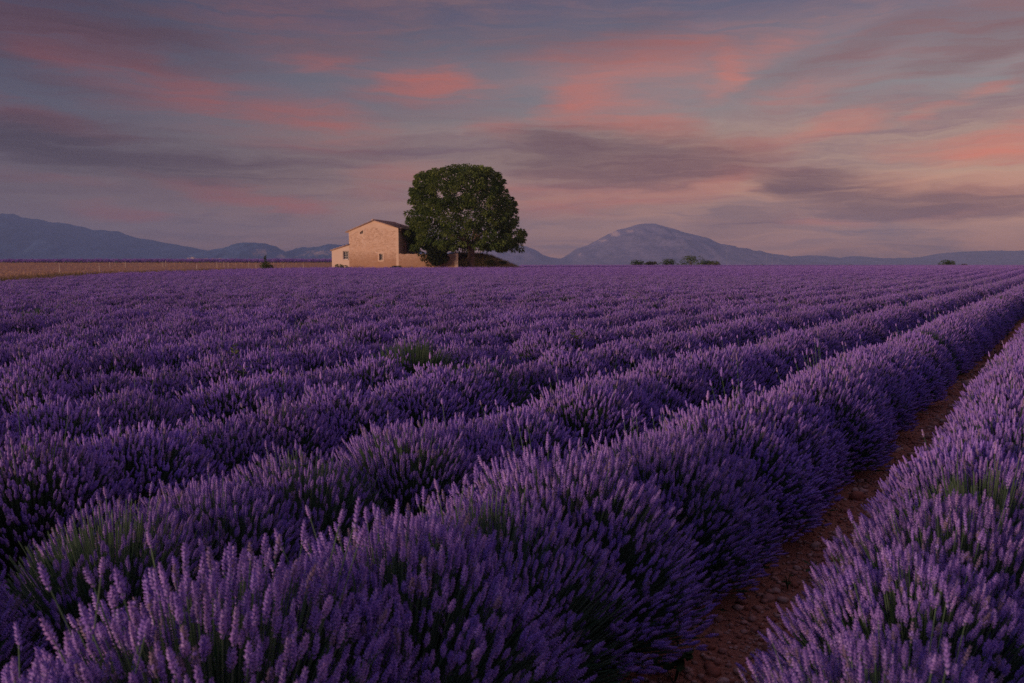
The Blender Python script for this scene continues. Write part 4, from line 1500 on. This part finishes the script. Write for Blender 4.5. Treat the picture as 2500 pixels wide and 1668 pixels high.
strip_pt_np = strip_pt
Vs, Fs, Ts = [], [], []
for k in range(10000):
    s = 1.3 + 16 * rg.uniform(0, 1) ** 1.3
    x, y = strip_pt(s, rg.normal() * .2)
    r0 = .0052 * math.exp(abs(rg.normal()) * .72)
    sclv = np.array([rg.uniform(.7, 1.4), rg.uniform(.7, 1.3), rg.uniform(.4, .8)]) * r0
    v = ico_v * (1 + rg.uniform(-.25, .25, (12, 1))) * sclv
    a = rg.uniform(0, 6.28); ca, sa_ = math.cos(a), math.sin(a)
    v = np.stack([v[:, 0] * ca - v[:, 1] * sa_ + x, v[:, 0] * sa_ + v[:, 1] * ca + y, v[:, 2] + sclv[2] * .5], -1)
    Fs.append(ico_f + 12 * k); Vs.append(v); Ts.append(np.full(12, np.clip(rg.normal() * .3 + .35, 0, 1)))
tag(link('soil_clods', mesh_np('soil_clods', np.concatenate(Vs), [np.concatenate(Fs)], M['chip'], tint=np.concatenate(Ts))), 'small reddish clods and stone chips littering the bare soil strip', 'gravel', kind='stuff')
n = 1600
ss = 1.0 + 12 * rg.uniform(0, 1, n) ** 1.3; oo = rg.normal(size=n) * .2
lx, ly = strip_pt_np(ss, oo)
a = rg.uniform(0, 6.28, n); ln_ = rg.uniform(.015, .06, n)
dx_, dy_ = np.cos(a) * ln_, np.sin(a) * ln_; wx_, wy_ = -np.sin(a) * .0012, np.cos(a) * .0012
z0_, z1_ = rg.uniform(.004, .012, n), rg.uniform(.004, .022, n)
Vl = np.stack([np.stack([lx - wx_, ly - wy_, z0_], -1), np.stack([lx + wx_, ly + wy_, z0_], -1), np.stack([lx + dx_ + wx_, ly + dy_ + wy_, z1_], -1), np.stack([lx + dx_ - wx_, ly + dy_ - wy_, z1_], -1)], 1).reshape(-1, 3)
tag(link('soil_litter', mesh_np('soil_litter', Vl, [np.arange(4 * n).reshape(-1, 4)], M['dry_grass'], tint=np.repeat(rg.uniform(0, 1, n), 4))), 'dry stalks fallen on the bare soil strip', 'litter', kind='stuff')
STN = [(2275, 1108, .028, .95, 'flat grey stone, largest on the bare soil strip'), (2246, 1100, .017, .8, 'pale stone just left of the flat grey stone on the soil strip'),
       (2207, 1075, .015, .15, 'round reddish stone at the left edge of the soil strip'), (1990, 1420, .016, .55, 'orange-brown stone beside the small weed on the soil strip'),
       (1815, 1538, .017, .45, 'reddish pebble near the front end of the soil strip'), (1740, 1632, .016, .5, 'rounded reddish stone at the very front of the soil strip')]
for k, (px, py, r0, tn, lab) in enumerate(STN):
    dy = py - 641
    D = CAM_Z * F / dy
    q = P(px, py, D * .985)
    v = ico_v * (1 + rg.uniform(-.18, .18, (12, 1))) * np.array([1.1, .9, .55]) * r0
    # one round of midpoint subdivision keeps the stone faceted but less regular
    o = link('field_stone', mesh_np('field_stone', v, [ico_f], M['chip'], tint=np.full(12, tn)))
    o.location = (q.x, q.y, r0 * .35)
    o.rotation_euler = (0, 0, rg.uniform(0, 6))
    tag(o, lab, 'stone')


# ----------------------------------------------------------------- weeds
def leafy_weed(loc, n, size, hgt, label, seed, spread=1.0):
    rg = np.random.default_rng(seed)
    root = tag(empty('weed', loc), label, 'weed')
    mb = MB()
    tips = []
    for k in range(max(3, n // 6)):
        a = rg.uniform(0, 6.28); r = rg.uniform(.1, .5) * hgt * spread
        tp = (math.cos(a) * r, math.sin(a) * r, hgt * rg.uniform(.5, 1))
        mb.tube([(0, 0, -.01), (tp[0] * .4, tp[1] * .4, tp[2] * .6), tp], [.003, .0025, .0015], 4); tips.append(tp)
    mb.build('stem', M['weed_leaf'], root)
    base = (bpy.data.meshes.new('leaf'))
    lv = [(0, 0, 0), (.3, .30, .03), (.62, .34, .05), (1, 0, -.05), (.62, -.34, .05), (.3, -.30, .03), (.5, 0, -.02)]
    base.from_pydata(lv, [], [(0, 1, 6), (1, 2, 6), (2, 3, 6), (3, 4, 6), (4, 5, 6), (5, 0, 6)])
    base.materials.append(M['weed_leaf'])
    a_ = base.attributes.new('tint', 'FLOAT', 'POINT'); a_.data.foreach_set('value', [.1, .2, .2, .3, .2, .2, .15])
    for k in range(n):
        tp = tips[k % len(tips)]; f = rg.uniform(.35, 1)
        o = bpy.data.objects.new('leaf', base); COL.objects.link(o); o.parent = root
        o.location = (tp[0] * f, tp[1] * f, tp[2] * f)
        o.rotation_euler = (rg.uniform(-.3, .3), rg.uniform(-.5, .5), rg.uniform(0, 6.28))
        s = size * rg.uniform(.6, 1.2); o.scale = (s, s, s)
    return root


def on_ground(px, py):
    D = CAM_Z * F / (py - 641); q = P(px, py, D)
    return (q.x, q.y * .985, 0)


leafy_weed(on_ground(1640, 1690), 26, .045, .17, 'leafy green weed at the bottom edge between the lavender rows', 1, 1.0)
leafy_weed(on_ground(1970, 1425), 9, .040, .10, 'small dark weed beside the orange-brown stone on the soil strip', 2)
leafy_weed(on_ground(1912, 1448), 7, .036, .08, 'tiny dark weed left of the orange-brown stone on the soil strip', 3)
leafy_weed(on_ground(2205, 1155), 12, .030, .06, 'low green weed across the soil strip below the flat grey stone', 4, 2)
leafy_weed(on_ground(2312, 1072), 12, .035, .09, 'green weed tucked under the right row behind the flat grey stone', 5, 1.4)
for k, (px, py) in enumerate([(2425, 845), (2440, 825), (2456, 806), (2412, 868)]):
    leafy_weed(on_ground(px, py), 16, .05, .16, ['green weed on the far soil strip, second from its front', 'green weed on the far soil strip, second from its back',
               'green weed farthest back on the soil strip', 'green weed at the front of the far soil strip group'][k], 10 + k, 1.6)


def tall_weed(px, D, h, label, seed):
    rg = np.random.default_rng(seed)
    q = P(px, 641, D)
    root = tag(empty('tall_weed', (q.x, D, 0)), label, 'weed')
    mb = MB(); mb.tube([(0, 0, 0), (.01, 0, h * .5), (0, .01, h)], [.006, .004, .002], 5); mb.build('stem', M['weed_leaf'], root)
    pts, dr = [], []
    for k in range(44):
        z = h * rg.uniform(.35, 1); a = rg.uniform(0, 6.28)
        pts.append((0, 0, z)); dr.append((math.cos(a), math.sin(a), rg.uniform(.1, .8)))
    sz = np.array([.16 * (1.25 - p_[2] / h) + .02 for p_ in pts])
    Vv, Q = leaf_cloud(np.array(pts), np.array(dr), sz, .22, rg, .1)
    link('foliage', mesh_np('foliage', Vv, [Q], M['weed_leaf'], tint=np.repeat(rg.uniform(.4, 1, len(pts)), 5)), root)


tall_weed(566, 7.9, .74, 'tall pale green weed sticking up from the lavender on the left', 1)
tall_weed(584, 7.4, .60, 'shorter pale green weed close right of the tall left weed', 2)
tall_weed(1403, 10.0, .72, 'thin pale weed rising behind the lavender bush with bare green flank', 3)
tall_weed(1425, 10.4, .70, 'second thin pale weed, just right of its thin neighbour in the middle', 4)

# ----------------------------------------------------------------- air
bpy.ops.mesh.primitive_cube_add(size=1)
hz = bpy.context.object
hz.name = 'haze'
hz['kind'] = 'stuff'
hz.dimensions = (13600, 6400, 290)
hz.location = (0, 3000, -30 + 145)
hm_ = bpy.data.materials.new('haze')
hm_.use_nodes = True
ht = hm_.node_tree
ht.nodes.clear()
pv = ht.nodes.new('ShaderNodeVolumePrincipled')
pv.inputs['Color'].default_value = (.51, .73, 1.0, 1)
pv.inputs['Density'].default_value = 1.8e-4
pv.inputs['Anisotropy'].default_value = 0.0
om = ht.nodes.new('ShaderNodeOutputMaterial')
ht.links.new(pv.outputs[0], om.inputs['Volume'])
hz.data.materials.append(hm_)
